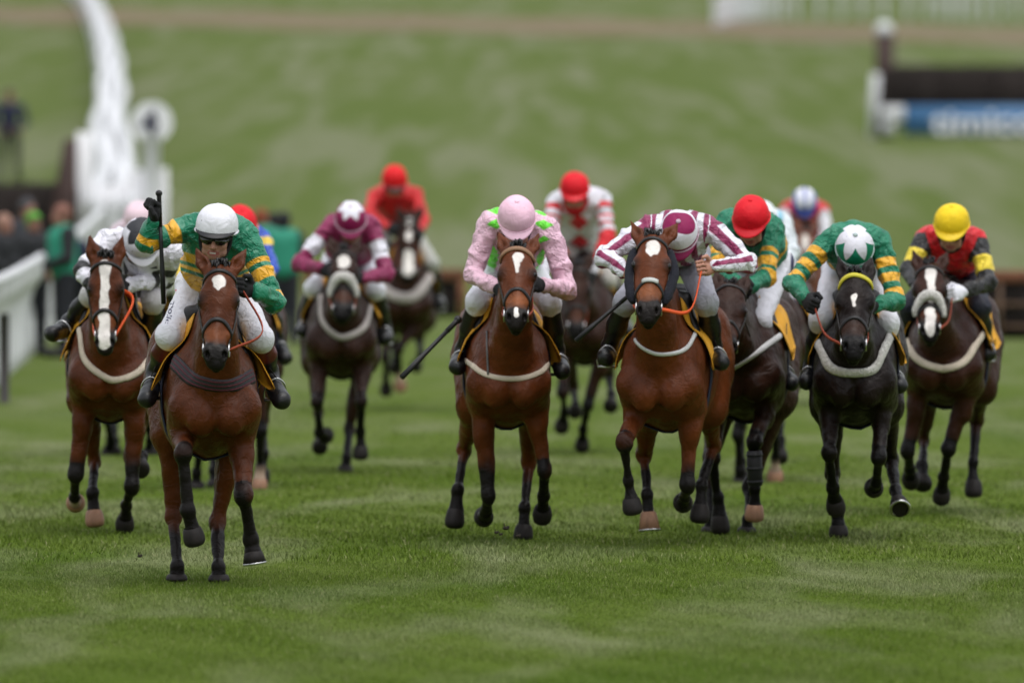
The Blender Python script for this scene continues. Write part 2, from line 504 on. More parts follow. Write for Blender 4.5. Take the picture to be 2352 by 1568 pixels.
def build_horse(h):
    Y0 = h['Y']; res = h.get('res', .010); dz = h.get('dz', 0.0); bw = h.get('bw', .94)
    rs = np.random.RandomState(h['seed'])
    Xc = P(h['chest'], 900, Y0 - .35)[0]; Xh = P(h['hip'], 900, Y0 + .8)[0]
    def T(x, y, z): return V(Xc + (Xh - Xc) * (y + .35) / 1.15 + x * (bw if abs(x) > 0 else 1), Y0 + y, z + dz)
    root = empty('racehorse', (Xc + (Xh - Xc) * .3, Y0, 0), h['label'], 'horse', 'horses racing over the grass')
    yaw = nrm([(Xh - Xc), 1.15, 0]); side = V(yaw[1], -yaw[0], 0)
    # head frame
    hs = h.get('hs', 1.0); HL = .60 * hs
    poll = P(h['poll'][0], h['poll'][1], Y0 + h.get('polly', -.78))
    nose = chain(poll, h['nose'], HL, '-')
    ha = nrm(nose - poll)
    s0 = V(math.cos(R(h.get('hroll', 0))), math.sin(R(h.get('hyaw', 0))), math.sin(R(h.get('hroll', 0))))
    hx = nrm(s0 - ha * (s0 @ ha)); hn = np.cross(ha, hx)
    def H(a, b, c): return poll + (ha * a + hx * b + hn * c) * hs
    AX = np.array([ha, hx, hn])
    S = Solid()
    E = lambda c, r, k=.05, ax=None, sub=False: S.ell(c, r, ax, k, sub)
    # trunk
    A = np.array([side, yaw, V(0, 0, 1)])
    E(T(0, .10, 1.07), V(.235 * bw, .52, .37), .08, A)
    E(T(0, -.26, 1.04), V(.20 * bw, .20, .22), .08, A)
    for q in (-1, 1):
        E(T(.140 * q, -.20, 1.06), V(.105, .22, .28), .06, A)
        E(T(.086 * q, -.435, .95), V(.086, .085, .11), .030, A)
        E(T(.172 * q, -.34, 1.00), V(.066, .10, .12), .045, A)
        E(T(.15 * q, .86, 1.14), V(.155, .29, .31), .1, A)
        E(T(.175 * q, .16, 1.05), V(.09, .40, .28), .10, A)
    E(T(0, .52, 1.06), V(.245 * bw, .46, .32), .1, A)
    E(T(0, .84, 1.30), V(.215, .33, .17), .1, A)
    S.cap(T(0, -.05, 1.42), T(0, .25, 1.38), .085, .10, .12)
    S.cap(T(0, .2, 1.33), T(0, .8, 1.34), .13, .16, .1, side, 1.4)
    # neck
    Ntop = H(.02, 0, -.085); Nmid = H(.17, 0, -.19)
    crest = T(0, -.02, 1.40); base = T(0, -.34, 1.10)
    S.cap(Ntop, crest, .07, .12, .08, side, .85)
    S.cap(Nmid, base, .082, .155, .07, side, 1.0)
    S.cap((Ntop + Nmid) / 2, (crest + base) / 2, .090, .155, .07, side, .88)
    # head
    e = lambda a, b, c, r, k=.03, sub=False: S.ell(H(a, b, c), V(*r) * hs, AX, k, sub)
    c_ = lambda p, q, ra, rb, k=.03, w=1.0, sub=False: S.cap(H(*p), H(*q), ra * hs, rb * hs, k, hx, w, sub)
    e(.07, 0, -.055, (.10, .082, .075), .04)
    e(.16, 0, -.04, (.14, .090, .055), .04)
    for q in (-1, 1):
        e(.180, .083 * q, -.048, (.058, .034, .040), .03)
        e(.20, .044 * q, -.135, (.13, .050, .10), .04)
        c_((.26, .072 * q, -.075), (.40, .050 * q, -.06), .024, .018, .025)
    c_((.18, 0, -.05), (.50, 0, -.045), .062, .041, .04, 1.0)
    c_((.20, 0, -.15), (.52, 0, -.095), .060, .036, .04, 1.0)
    c_((.22, 0, -.095), (.50, 0, -.065), .072, .049, .04, 1.0)
    e(.53, 0, -.06, (.075, .060, .056), .04)
    for q in (-1, 1):
        e(.535, .040 * q, -.030, (.045, .027, .030), .022)
    e(.585, 0, -.065, (.034, .045, .032), .025)
    e(.562, 0, -.115, (.045, .034, .028), .02)
    # ears
    ear = h.get('ear', (.32, .0))
    for q in (-1, 1):
        b0 = H(.012, .066 * q, -.045)
        d = nrm(-ha * 1.0 + hx * q * ear[0] + hn * ear[1])
        m = b0 + d * .070 * hs; t = b0 + d * .175 * hs
        f = nrm(hn + hx * q * .35)
        sd = nrm(np.cross(d, f))
        S.cap(b0, m, .034 * hs, .040 * hs, .025, f, .62)
        S.cap(m, t, .040 * hs, .005 * hs, .012, f, .62)
        S.cap(b0 + d * .045 * hs + f * .026, b0 + d * .125 * hs + f * .024, .020 * hs, .008 * hs, .012, f, 1.0, True)
    # legs
    legs = []
    hooves = []
    for key, q in (('fl', -1), ('fr', 1), ('hl', -1), ('hr', 1)):
        if key not in h: continue
        pts = h[key]
        sg = pts[3] if len(pts) > 3 else ('-++' if key[0] == 'f' else '+--')
        ox = pts[4] if len(pts) > 4 else 0.0
        if key[0] == 'f':
            sh = T(.17 * q, -.36, 1.00); el = T((.165) * q + ox, -.16, .87)
            kn = chain(el, pts[0], .42, sg[0]); fe = chain(kn, pts[1], .27, sg[1]); ho = chain(fe, pts[2], .20, sg[2])
            S.cap(sh, el, .10, .095, .06)
            S.cap(el, kn, .070, .040, .04)
            S.ell(el + (kn - el) * .28 + V(.008 * q, -.02, 0), V(.060, .072, .125), None, .035)
            S.ell(kn, V(.050, .053, .062), None, .02)
            S.ell(kn + (kn - el) * .03 + V(0, .03, 0), V(.032, .035, .05), None, .02)
            S.cap(kn, fe, .031, .028, .014)
        else:
            hp = T(.13 * q, .74, 1.12); st = T(.185 * q + ox, h.get('sty', .52), .84)
            kn = chain(st, pts[0], .45, sg[0]); fe = chain(kn, pts[1], .35, sg[1]); ho = chain(fe, pts[2], .20, sg[2])
            S.cap(hp, st, .18, .125, .09)
            S.cap(st, kn, .108, .044, .05, side, .82)
            S.cap((st + kn) / 2 + V(0, .05, .02), kn + V(0, .05, .02), .06, .022, .03)
            S.ell(kn, V(.046, .060, .066), None, .02)
            S.cap(kn, fe, .033, .028, .014)
        for p in (fe, ho):
            p[2] = max(p[2], -.012 if p is ho else .08)
        S.ell(fe, V(.040, .044, .046), None, .016)
        co = fe + (ho - fe) * .55
        S.cap(fe, co, .031, .040, .014)
        S.cap(co, co + (ho - fe) * .1, .04, .042, .015)
        legs.append((sh if key[0] == 'f' else hp, el if key[0] == 'f' else st, kn, fe, ho, key))
        hooves.append((fe, co, ho, key))
    # nostrils and mouth
    for q in (-1, 1):
        S.ell(H(.553, .046 * q, -.017), V(.024, .011, .020) * hs, AX, .010, True)
    S.cap(H(.605, -.03, -.095), H(.605, .03, -.095), .008 * hs, .008 * hs, .008, None, 1, True)
    # groove between the chest muscles
    S.cap(T(0, -.535, .98), T(0, -.53, .84), .016, .026, .05, None, 1, True)
    for q in (-1, 1):
        S.cap(T(0, -.54, .985), T(.12 * q, -.51, 1.06), .004, .003, .05, None, 1, True)
    def disp(v, n):
        return v + n * (wave(v, 18, h['seed'], 2) * .007 + wave(v, 55, h['seed'] + 2, 2) * .0025)[:, None]
    v, q = S.mesh(res, disp)
    # markings (attributes are signed distances in metres)
    loc = (v - poll) / hs
    a, b, c = loc @ ha, loc @ hx, loc @ hn
    inhead = (a > -.02) & (a < .66) & (np.abs(b) < .16) & (c > -.22) & (c < .12)
    dark = np.full(len(v), -1.0)
    for s_, el, kn, fe, ho, key in legs:
        nz = wave(v, 30, h['seed'] + 5, 2) * .03
        thr = h.get('legdark', .385 if key[0] == 'f' else .56)
        d, t = segdist(v, el, kn); L = np.linalg.norm(kn - el)
        dark = np.maximum(dark, np.where(d < .10, t * L - thr + nz, -1))
        for A_, B_, o_ in ((kn, fe, L), (fe, ho, 9)):
            d, t = segdist(v, A_, B_)
            dark = np.maximum(dark, np.where(d < .085, o_ + t * np.linalg.norm(B_ - A_) - thr + nz, -1))
    muz = np.where(inhead, a - .485 + .03 * np.abs(b) / .06 + wave(v, 60, 3, 2) * .01, -1)
    for s in (-1, 1):
        muz = np.maximum(muz, np.where(inhead, .036 - np.sqrt((a - .194) ** 2 + (b - .096 * s) ** 2 + (c + .036) ** 2), -1))
    tan = np.where(inhead, np.minimum(a - .375, .56 - a), -1)
    blz = np.full(len(v), -1.0)
    front = inhead & (c > -.075)
    for (a0, a1, w0, w1, off) in h.get('blaze', ()):
        t = (a - a0) / (a1 - a0)
        wd = w0 + (w1 - w0) * np.clip(t, 0, 1)
        d = np.minimum(wd - np.abs(b - off), np.minimum(a - a0, a1 - a) + .012 * 1)
        rd = wd - np.sqrt((b - off) ** 2 + np.where(t < 0, (a - a0) ** 2, np.where(t > 1, (a - a1) ** 2, 0)))
        d = np.where((t < 0) | (t > 1), rd, wd - np.abs(b - off))
        blz = np.maximum(blz, np.where(front, d + wave(v, 90, 8, 2) * .006, -1))
    sock = np.full(len(v), -1.0)
    for key_ in h.get('socks', ()):
        for s_, el, kn, fe, ho, key in legs:
            if key == key_:
                d, t = segdist(v, kn, ho)
                sock = np.maximum(sock, np.where(d < .08, (t - .62) * .45, -1))
    mat_ = coat(h['coat'])
    body = mk('body', v, q, mat_, root, {'dark': dark, 'muzzle': muz, 'tan': tan, 'blaze': blz, 'sock': sock})
    body.data.materials[0] = mat_
    bv = bvh_of(v, q)
    # eyes
    for s in (-1, 1):
        m = MB(); m.ball(H(.194, .093 * s, -.036), V(.026, .021, .019) * hs, AX, 10, 8)
        m.build('eye', EYE, root)
    # hooves
    for fe, co, ho, key in hooves:
        ax = nrm(ho - co)
        fwd = nrm(V(0, -1, 0) - ax * (V(0, -1, 0) @ ax)) if abs(ax[1]) < .93 else nrm(V(0, 0, 1) - ax * ax[2])
        sd = np.cross(ax, fwd)
        m = MB(); rings = []
        n = 16
        L = np.linalg.norm(ho - co)
        for t, r in (((-.12, .044), (.0, .050), (.15, .053), (1.0, .066), (1.0, .058), (.93, .03)) if key in h.get('shod', ()) else ((-.12, .044), (.0, .052), (.25, .058), (.6, .062), (.85, .058), (.98, .046), (1.04, .026), (1.05, .008))):
            rings.append([co + ax * L * t + fwd * (r * math.cos(2 * math.pi * k / n) * 1.08 + .012 * t) + sd * r * math.sin(2 * math.pi * k / n) for k in range(n)])
        vs = [p for r_ in rings for p in r_]
        fs = [(i * n + k, i * n + (k + 1) % n, (i + 1) * n + (k + 1) % n, (i + 1) * n + k) for i in range(len(rings) - 1) for k in range(n)]
        fs.append(tuple((len(rings) - 1) * n + k for k in range(n)))
        m.add(vs, fs)
        hf = m.build('hoof', HOOFL if key in h.get('palehoof', ()) else HOOFD, root)
        if key in h.get('shod', ()):
            m2 = MB()
            pts = [ho + fwd * (.060 * math.cos(t) * 1.08 + .012) + sd * .060 * math.sin(t) + ax * .004 for t in np.linspace(-2.4, 2.4, 20)]
            m2.tube(pts, .008, 6)
            m2.build('horseshoe', STEEL, hf)
        if key in h.get('boots', ()):
            kn = [l for l in legs if l[5] == key][0][2]
            m3 = MB()
            a_, b_ = kn + (fe - kn) * .18, kn + (fe - kn) * .95
            m3.tube([a_, a_ + (b_ - a_) * .02, (a_ + b_) / 2, b_ - (b_ - a_) * .02, b_], [.040, .049, .047, .047, .040], 14)
            for t in (.12, .5, .88):
                p = a_ + (b_ - a_) * t
                m3.tube([p - nrm(b_ - a_) * .008, p + nrm(b_ - a_) * .008], .052, 14)
            m3.build('leg_boot', M('legboot', (.02, .02, .023), rough=.6, noise=(.2, 20)), root)
    # bridle
    def ring(a_, c0, f0, f1, off, n=22, tilt=0.0):
        pts, ns = [], []
        for t in np.linspace(R(f0), R(f1), n):
            d = hx * math.cos(t) + hn * math.sin(t)
            o = H(a_ + tilt * (1 - math.sin(t)) * (1 if math.sin(t) > 0 else .6), 0, c0)
            p, nn = cast(bv, o, d)
            if p is None: continue
            if np.linalg.norm(p - o) > .16 * hs: p = o + d * .1
            pts.append(p + d * off); ns.append(d)
        return pts, ns
    hm = h.get('bridlemat', LEATHER)
    br = MB()
    pts, ns = ring(.040, -.06, -25, 205, .004, 22, .04)
    br.tube(pts, .013, 6, (ns, .45))
    if h.get('noseband', True):
        na = h.get('nosea', .345)
        pts, ns = ring(na, -.09, 0, 360, .004, 34, h.get('ntilt', .09)); pts.append(pts[0]); ns.append(ns[0])
        br.tube(pts, .014, 6, (ns, .5))
    for s in (-1, 1):
        pts, ns = [], []
        for a_ in np.linspace(.05, .47, 12):
            o = H(a_, 0, -.075)
            p, nn = cast(bv, o, hx * s)
            if p is None: continue
            pts.append(p + hx * s * .006); ns.append(hx)
        br.tube(pts, .009, 6, (ns, .5))
        # throat strap
        pts, ns = [], []
        for t in np.linspace(R(0), R(-80), 8):
            o = H(.10, 0, -.08); d = hx * s * math.cos(t) + hn * math.sin(t)
            p, nn = cast(bv, o, d)
            if p is not None and np.linalg.norm(p - o) < .3: pts.append(p + d * .005); ns.append(d)
        if len(pts) > 2: br.tube(pts, .007, 6, (ns, .5))
    bo = br.build('bridle', hm, root)
    bits = []
    for s in (-1, 1):
        p, nn = cast(bv, H(.485, 0, -.08), hx * s)
        p = (p if p is not None else H(.485, .06 * s, -.08)) + hx * s * .008
        m = MB(); m.torus(p, ha, nrm(hn), .034 * hs, .0055, 18, 6)
        m.tube([p - hx * s * .03, p], .006, 6)
        m.build('bit_ring', STEEL, bo)
        bits.append(p)
    if h.get('browmat'):
        pts, ns = ring(.038, -.06, 0, 180, .008, 22, .04)
        m = MB(); m.tube(pts, .017, 6, (ns, .5)); m.build('browband', h['browmat'], root)
    if h.get('fleece'):
        pts, ns = ring(h.get('fleecea', .27), -.085, 8, 172, .022, 26, .13)
        m = MB()
        k = len(pts)
        rr = [h.get('fleecer', .040) * (min(1, .45 + 1.6 * min(i, k - 1 - i) / k)) * (1 + .06 * math.sin(i * 2.3)) for i in range(k)]
        m.tube(pts, rr, 10); m.build('sheepskin_noseband', FLEECE, root)
    if h.get('buckle'):
        pts, ns = ring(.345, -.09, 62, 118, .010, 8)
        m = MB(); m.tube(pts, .018, 6, (ns, .4)); m.build('noseband_plate', M('pale_plate', (.45, .47, .45), rough=.35), bo)
    if h.get('cheekers'):
        for s in (-1, 1):
            pts, rr = [], []
            for t in np.linspace(0, 1, 14):
                p, nn = cast(bv, H(.03 + .40 * t, 0, -.095), hx * s)
                if p is None: continue
                pts.append(p + hx * s * .030); rr.append(.035 * min(1, .5 + 4 * min(t, 1 - t)) * (1 + .05 * math.sin(t * 31)))
            m = MB(); m.tube(pts, rr, 10); m.build('cheekpiece', M('black_fleece', (.010, .011, .018), rough=.95, noise=(.3, 60), bump=(1.0, 80)), root)
    # forelock, mane and tail
    m = MB()
    for i in range(h.get('nfore', 26)):
        b0 = H(-.03 + .03 * rs.rand(), rs.uniform(-.03, .03), -.03 + rs.uniform(-.03, .015))
        d = nrm(-ha * rs.uniform(.3, .8) + hx * rs.uniform(-.5, .5) + hn * rs.uniform(.3, .9))
        L = rs.uniform(.05, .09)
        m.tube([b0, b0 + d * L * .5, b0 + d * L * .75 + ha * .02, b0 + d * L * .75 + ha * .05], [.008, .009, .007, .002], 5)
    m.build('forelock', HAIRD, root)
    m = MB()
    for i in range(70):
        t = rs.rand()
        b0 = Ntop + (crest - Ntop) * t + nrm(V(0, 0, 1)) * (.05 + .06 * t)
        d = nrm(V(rs.uniform(-.9, .9), rs.uniform(.2, 1.0), rs.uniform(.1, .5)))
        L = rs.uniform(.06, .13)
        m.tube([b0, b0 + d * L * .5, b0 + d * L + V(0, 0, -.04)], [.010, .010, .002], 5)
    m.build('mane', HAIRD, root)
    m = MB()
    for i in range(40):
        b0 = T(rs.uniform(-.03, .03), 1.08, 1.33 + rs.uniform(-.03, .03))
        p1 = T(rs.uniform(-.05, .05), 1.26, 1.34 + rs.uniform(-.05, .05)); p2 = T(rs.uniform(-.10, .10), 1.5, 1.12 + rs.uniform(-.1, .1)); p3 = T(rs.uniform(-.14, .14), 1.66, .85 + rs.uniform(-.15, .15))
        m.tube(spline([b0, p1, p2, p3], 4), [.016] * 4 + [.016] * 4 + [.014, .012, .010, .006, .003], 5)
    m.build('tail', HAIRD, root)
    # saddle, cloth, girth
    S2 = Solid()
    S2.cap(T(0, .02, 1.52), T(0, .42, 1.51), .05, .06, .05, side, 2.4)
    S2.cap(T(0, -.02, 1.53), T(0, .03, 1.58), .05, .035, .03, side, 1.6)
    S2.cap(T(0, .42, 1.53), T(0, .48, 1.57), .06, .04, .03, side, 2.2)
    for s in (-1, 1):
        S2.cap(T(.13 * s, .03, 1.46), T(.23 * s, -.08, 1.22), .075, .065, .05, side, .40)
        S2.cap(T(.14 * s, .2, 1.45), T(.25 * s, .14, 1.2), .06, .05, .05, side, .45)
    sv, sq = S2.mesh(max(res, .012))
    mk('saddle', sv, sq, LEATHER, root)
    for s in (-1, 1):
        ga, gn = [], []
        for i, yy in enumerate(np.linspace(-.14, .58, 18)):
            ra, rn = [], []
            for j, th in enumerate(np.linspace(12, 80 + 8 * math.sin(i * .9 + h['seed']), 16)):
                o = T(0, yy, 1.08)
                d = side * s * math.sin(R(th)) + V(0, 0, 1) * math.cos(R(th))
                p, nn = cast(bv, o, d)
                r_ = np.linalg.norm(p - o) if p is not None else .35
                r_ = min(r_, .46)
                fl = (j / 15.0) ** 2
                edge = max(0.0, 1 - i / 3.0)
                off = .014 + fl * (.010 * math.sin(i * 1.1 + h['seed'] + s) + .012) + edge * (.004 + h.get('flare', .02) * fl)
                ra.append(o + d * (r_ + off)); rn.append(d)
            ga.append(ra); gn.append(rn)
        vs, fs = sheet(ga, gn, .005)
        mk('saddle_cloth', vs, fs, h.get('clothmat', YELLOW), root)
    gm = MB(); pts, ns = [], []
    for th in np.linspace(60, 300, 26):
        o = T(0, .02, 1.05); d = side * math.sin(R(th)) + V(0, 0, 1) * math.cos(R(th))
        p, nn = cast(bv, o, d)
        if p is not None and np.linalg.norm(p - o) < .5: pts.append(p + d * .006); ns.append(d)
    if len(pts) > 3:
        gm.tube(pts, .045, 6, (ns, .15)); gm.build('girth', h.get('girthmat', M('navy_girth', (.015, .018, .04), rough=.7)), root)
    # breast strap seen across the chest
    if h.get('strap'):
        st = h['strap']
        pts, ns = [], []
        q_ = [V(x, y) for x, y in st['px']]
        q_ = [q_[0] + (q_[0] - q_[1]) * 1.1] + q_ + [q_[-1] + (q_[-1] - q_[-2]) * 1.1]
        for p2 in spline(q_, 10):
            o = V(0, 0, HCAM); d = P(p2[0], p2[1], Y0) - o
            p, nn = cast(bv, o, d)
            if p is None: continue
            if nn[1] > 0: nn = -nn
            pts.append(p); ns.append(nn)
        m0 = m1 = len(pts) // 2
        while m0 > 0 and np.linalg.norm(pts[m0 - 1] - pts[m0]) < .10: m0 -= 1
        while m1 < len(pts) - 1 and np.linalg.norm(pts[m1 + 1] - pts[m1]) < .10: m1 += 1
        pts, ns = pts[m0:m1 + 1], ns[m0:m1 + 1]
        if len(pts) > 3:
            pa = np.array(pts)
            for _ in range(2): pa[1:-1] = (pa[:-2] + 2 * pa[1:-1] + pa[2:]) / 4
            rr = st.get('r', .016)
            m = MB(); fl = st.get('flat', .45)
            m.tube([p + n_ * rr * fl * .6 for p, n_ in zip(pa, ns)], rr, 8, (ns, fl))
            so_ = m.build('breast_girth', st['mat'], root)
            if st.get('lines'):
                for k in (-.6, 0, .6):
                    m = MB()
                    tan_ = [nrm(pa[min(i + 1, len(pa) - 1)] - pa[max(i - 1, 0)]) for i in range(len(pa))]
                    m.tube([p + n_ * (rr * fl * 1.62 - abs(k) * rr * fl * .35) + np.cross(t_, n_) * rr * k for p, n_, t_ in zip(pa, ns, tan_)], .003, 5)
                    m.build('stripe', M('dark_red', (.10, .008, .02), rough=.7), so_)
    for st in h.get('lines', ()):       # thin straps lying on neck or chest
        pts, ns = [], []
        for p2 in spline([V(x, y) for x, y in st['px']], 6):
            o = V(0, 0, HCAM); d = P(p2[0], p2[1], Y0) - o
            p, nn = cast(bv, o, d)
            if p is None: continue
            if pts and np.linalg.norm(p - pts[-1]) > .3: continue
            pts.append(p - nrm(d) * .008)
        if len(pts) > 2:
            m = MB(); m.tube(pts, st.get('r', .006), 6); m.build(st['name'], st['mat'], root)
    return dict(root=root, T=T, bits=bits, bvh=bv, side=side, H=H, hx=hx, Y0=Y0)

COATS = {
    'bay': ((.090, .0230, .0058), (.009, .007, .0065), (.011, .009, .008), (.19, .058, .020)),
    'brightbay': ((.114, .0290, .0078), (.009, .007, .0065), (.012, .009, .008), (.21, .068, .024)),
    'darkbay': ((.036, .0115, .006), (.006, .005, .005), (.008, .006, .006), (.08, .026, .011)),
    'brown': ((.034, .0135, .0080), (.005, .004, .004), (.007, .006, .006), (.065, .024, .013)),
    'black': ((.0105, .0056, .0042), (.004, .0035, .0035), (.006, .005, .005), (.035, .016, .010)),
    'chestnut': ((.17, .065, .040), (.11, .042, .028), (.10, .045, .035), (.20, .09, .06)),
}
def coat(key):
    c = [tuple(x * .86 for x in q) for q in COATS[key]]
    k = 'coat_' + key
    if k not in _mats:
        _mats[k] = mat(k, c[0], rough=.40, spec=.15, veins=(5.5, .35), noise=(.36, 7), bump=(.32, 20), bdist=.02, sheen=0,
                       layers=[('tan', c[3], .03), ('dark', c[1], .05), ('muzzle', c[2], .025), ('blaze', (.70, .66, .62), .004), ('sock', (.42, .30, .23), .03)])
    return _mats[k]
# ------------------------------------------------------------------ people
def rot_axes(yaw, pitch, roll):
    """face direction frame: yaw + turns towards +x, pitch + looks down, roll tilts; at zero the face looks at -y"""
    f = V(math.sin(R(yaw)) * math.cos(R(pitch)), -math.cos(R(yaw)) * math.cos(R(pitch)), -math.sin(R(pitch)))
    s = V(math.cos(R(yaw)), math.sin(R(yaw)), 0)
    u = np.cross(f, s)
    if u[2] < 0 and abs(pitch) < 90: u = -u
    cr, sr = math.cos(R(roll)), math.sin(R(roll))
    s2 = s * cr + u * sr; u2 = u * cr - s * sr
    return s2, f, u2

def hand_prims(S, w, d, g, n, infl=0.0, thumb=1, K=1.0):
    """a closed hand: w wrist, d along the forearm, g axis of the thing held, n palm side"""
    d = nrm(d); g = nrm(g - d * (g @ d)); n = nrm(n - d * (n @ d) - g * (n @ g))
    pc = w + d * .055 * K
    S.cap(w - d * .02, w + d * .02, .027 + infl, .030 * K + infl, .015, n, .8)
    S.ell(pc, V(.050 * K + infl, .043 * K + infl, .022 * K + infl), np.array([d, g, n]), .012)
    r = .0100 * K + infl
    lens = (.86, 1.0, .96, .78)
    for o, L in zip((.032, .011, -.011, -.031), lens):
        o = o * thumb * K; L = L * K
        k = pc + d * .038 * K + g * o - n * .004
        m = k + d * .018 * L + n * (.034 * L)
        t = m - d * .030 * L + n * .012 * K
        e = t - d * .016 * L - n * .016 * K
        S.cap(k, m, r, r * .95, .005); S.cap(m, t, r * .95, r * .9, .004); S.cap(t, e, r * .9, r * .8, .004)
    a = w + d * .028 * K + g * .030 * thumb * K + n * .010
    b = a + (d * .022 + g * .026 * thumb + n * .022) * K
    c = b + (d * .026 - g * .006 * thumb + n * .014) * K
    S.cap(a, b, .014 * K + infl, .0115 * K + infl, .008); S.cap(b, c, .0115 * K + infl, .0095 * K + infl, .004)
    return pc + (d * .030 + n * .022) * K       # centre of the grip

def head_prims(S, hc, s, f, u, sc_=1.0):
    q = lambda a, b, c: hc + (s * a + f * b + u * c) * sc_
    A = np.array([s, f, u])
    e = lambda c, r, k=.02, sub=False: S.ell(q(*c), V(*r) * sc_, A, k, sub)
    e((0, 0, 0), (.076, .097, .098))
    e((0, .032, -.062), (.062, .066, .080), .03)
    e((0, .055, -.118), (.036, .040, .028), .025)
    for k in (-1, 1):
        e((.042 * k, .062, -.058), (.026, .024, .020), .018)
        e((.052 * k, .03, -.10), (.020, .045, .025), .02)
        e((.031 * k, .094, -.026), (.016, .012, .011), .010, True)
        e((.031 * k, .080, -.027), (.013, .013, .011), .004)
        e((.080 * k, -.005, -.035), (.010, .022, .032), .008)
    S.cap(q(-.045, .076, -.006), q(.045, .076, -.006), .014 * sc_, .014 * sc_, .012)
    S.cap(q(0, .090, -.018), q(0, .116, -.060), .010 * sc_, .0135 * sc_, .010)
    for k in (-1, 1): e((.013 * k, .104, -.064), (.009, .011, .008), .006)
    S.cap(q(-.020, .090, -.088), q(.020, .090, -.088), .0085 * sc_, .0085 * sc_, .006)
    S.cap(q(-.018, .087, -.106), q(.018, .087, -.106), .0088 * sc_, .0088 * sc_, .006)
    S.cap(q(-.022, .104, -.097), q(.022, .104, -.097), .0040 * sc_, .0040 * sc_, .004, None, 1, True)

def dome(hc, s, f, u, rx, ry, rz, low=-12, n=36, m=16, thick=.0, squash=2.3):
    """closed cap shell; low = angle below the equator where it ends; returns verts, faces and (theta, phi) per vertex"""
    vs, th_, ph_ = [], [], []
    def pt(th, ph, k=1.0):
        ct, st = math.cos(th), math.sin(th)
        cs = lambda x: math.copysign(abs(x) ** (2 / squash), x)
        return hc + (s * rx * cs(ct) * math.cos(ph) + f * ry * cs(ct) * math.sin(ph) + u * rz * cs(st)) * k
    fs = []
    for i in range(m + 1):
        th = R(low) + (R(90) - R(low)) * (1 - i / m)
        for k in range(n):
            vs.append(pt(th, 2 * math.pi * k / n)); th_.append(th); ph_.append(2 * math.pi * k / n)
    for i in range(m):
        for k in range(n):
            fs.append((i * n + k, (i + 1) * n + k, (i + 1) * n + (k + 1) % n, i * n + (k + 1) % n))
    b = len(vs)
    for k in range(n):
        vs.append(pt(R(low), 2 * math.pi * k / n, .90)); th_.append(R(low)); ph_.append(2 * math.pi * k / n)
    for k in range(n):
        fs.append((m * n + k, b + k, b + (k + 1) % n, m * n + (k + 1) % n))
    fs.append(tuple(b + k for k in range(n)))
    return np.array(vs), fs, np.array(th_), np.array(ph_)

def silk_params(v, J):
    """where each point of the silks lies: torso 0..1, metres along the arms, across, and angle round the arm"""
    n = len(v)
    tor = np.full(n, -1.0); arm = np.full(n, -1.0); sideid = np.zeros(n); ang = np.zeros(n)
    dT, tT = segdist(v, J['pelvis'], J['nb']); dT = dT - .15
    best = dT.copy(); tor[:] = tT
    for k, sg in (('L', -1), ('R', 1)):
        sh, el, wr = J['sh' + k], J['el' + k], J['wr' + k]
        L1 = np.linalg.norm(el - sh)
        for a, b, off in ((sh, el, 0), (el, wr, L1)):
            d, t = segdist(v, a, b); d = d - .06
            m = d < best
            L = np.linalg.norm(b - a)
            arm[m] = (off + t * L)[m]; tor[m] = -1; sideid[m] = sg
            best[m] = d[m]
            ax = nrm(b - a); e1 = nrm(V(0, 0, 1) - ax * ax[2]); e2 = np.cross(ax, e1)
            rel = v - a
            ang[m] = np.arctan2(rel[m] @ e2, rel[m] @ e1)
    return tor, arm, sideid, ang, dT

def hoops(x, edges, soft=1.0):
    """positive inside any of the (from, to) bands"""
    out = np.full(len(x), -1.0)
    for a, b in edges: out = np.maximum(out, np.minimum(x - a, b - x))
    return out

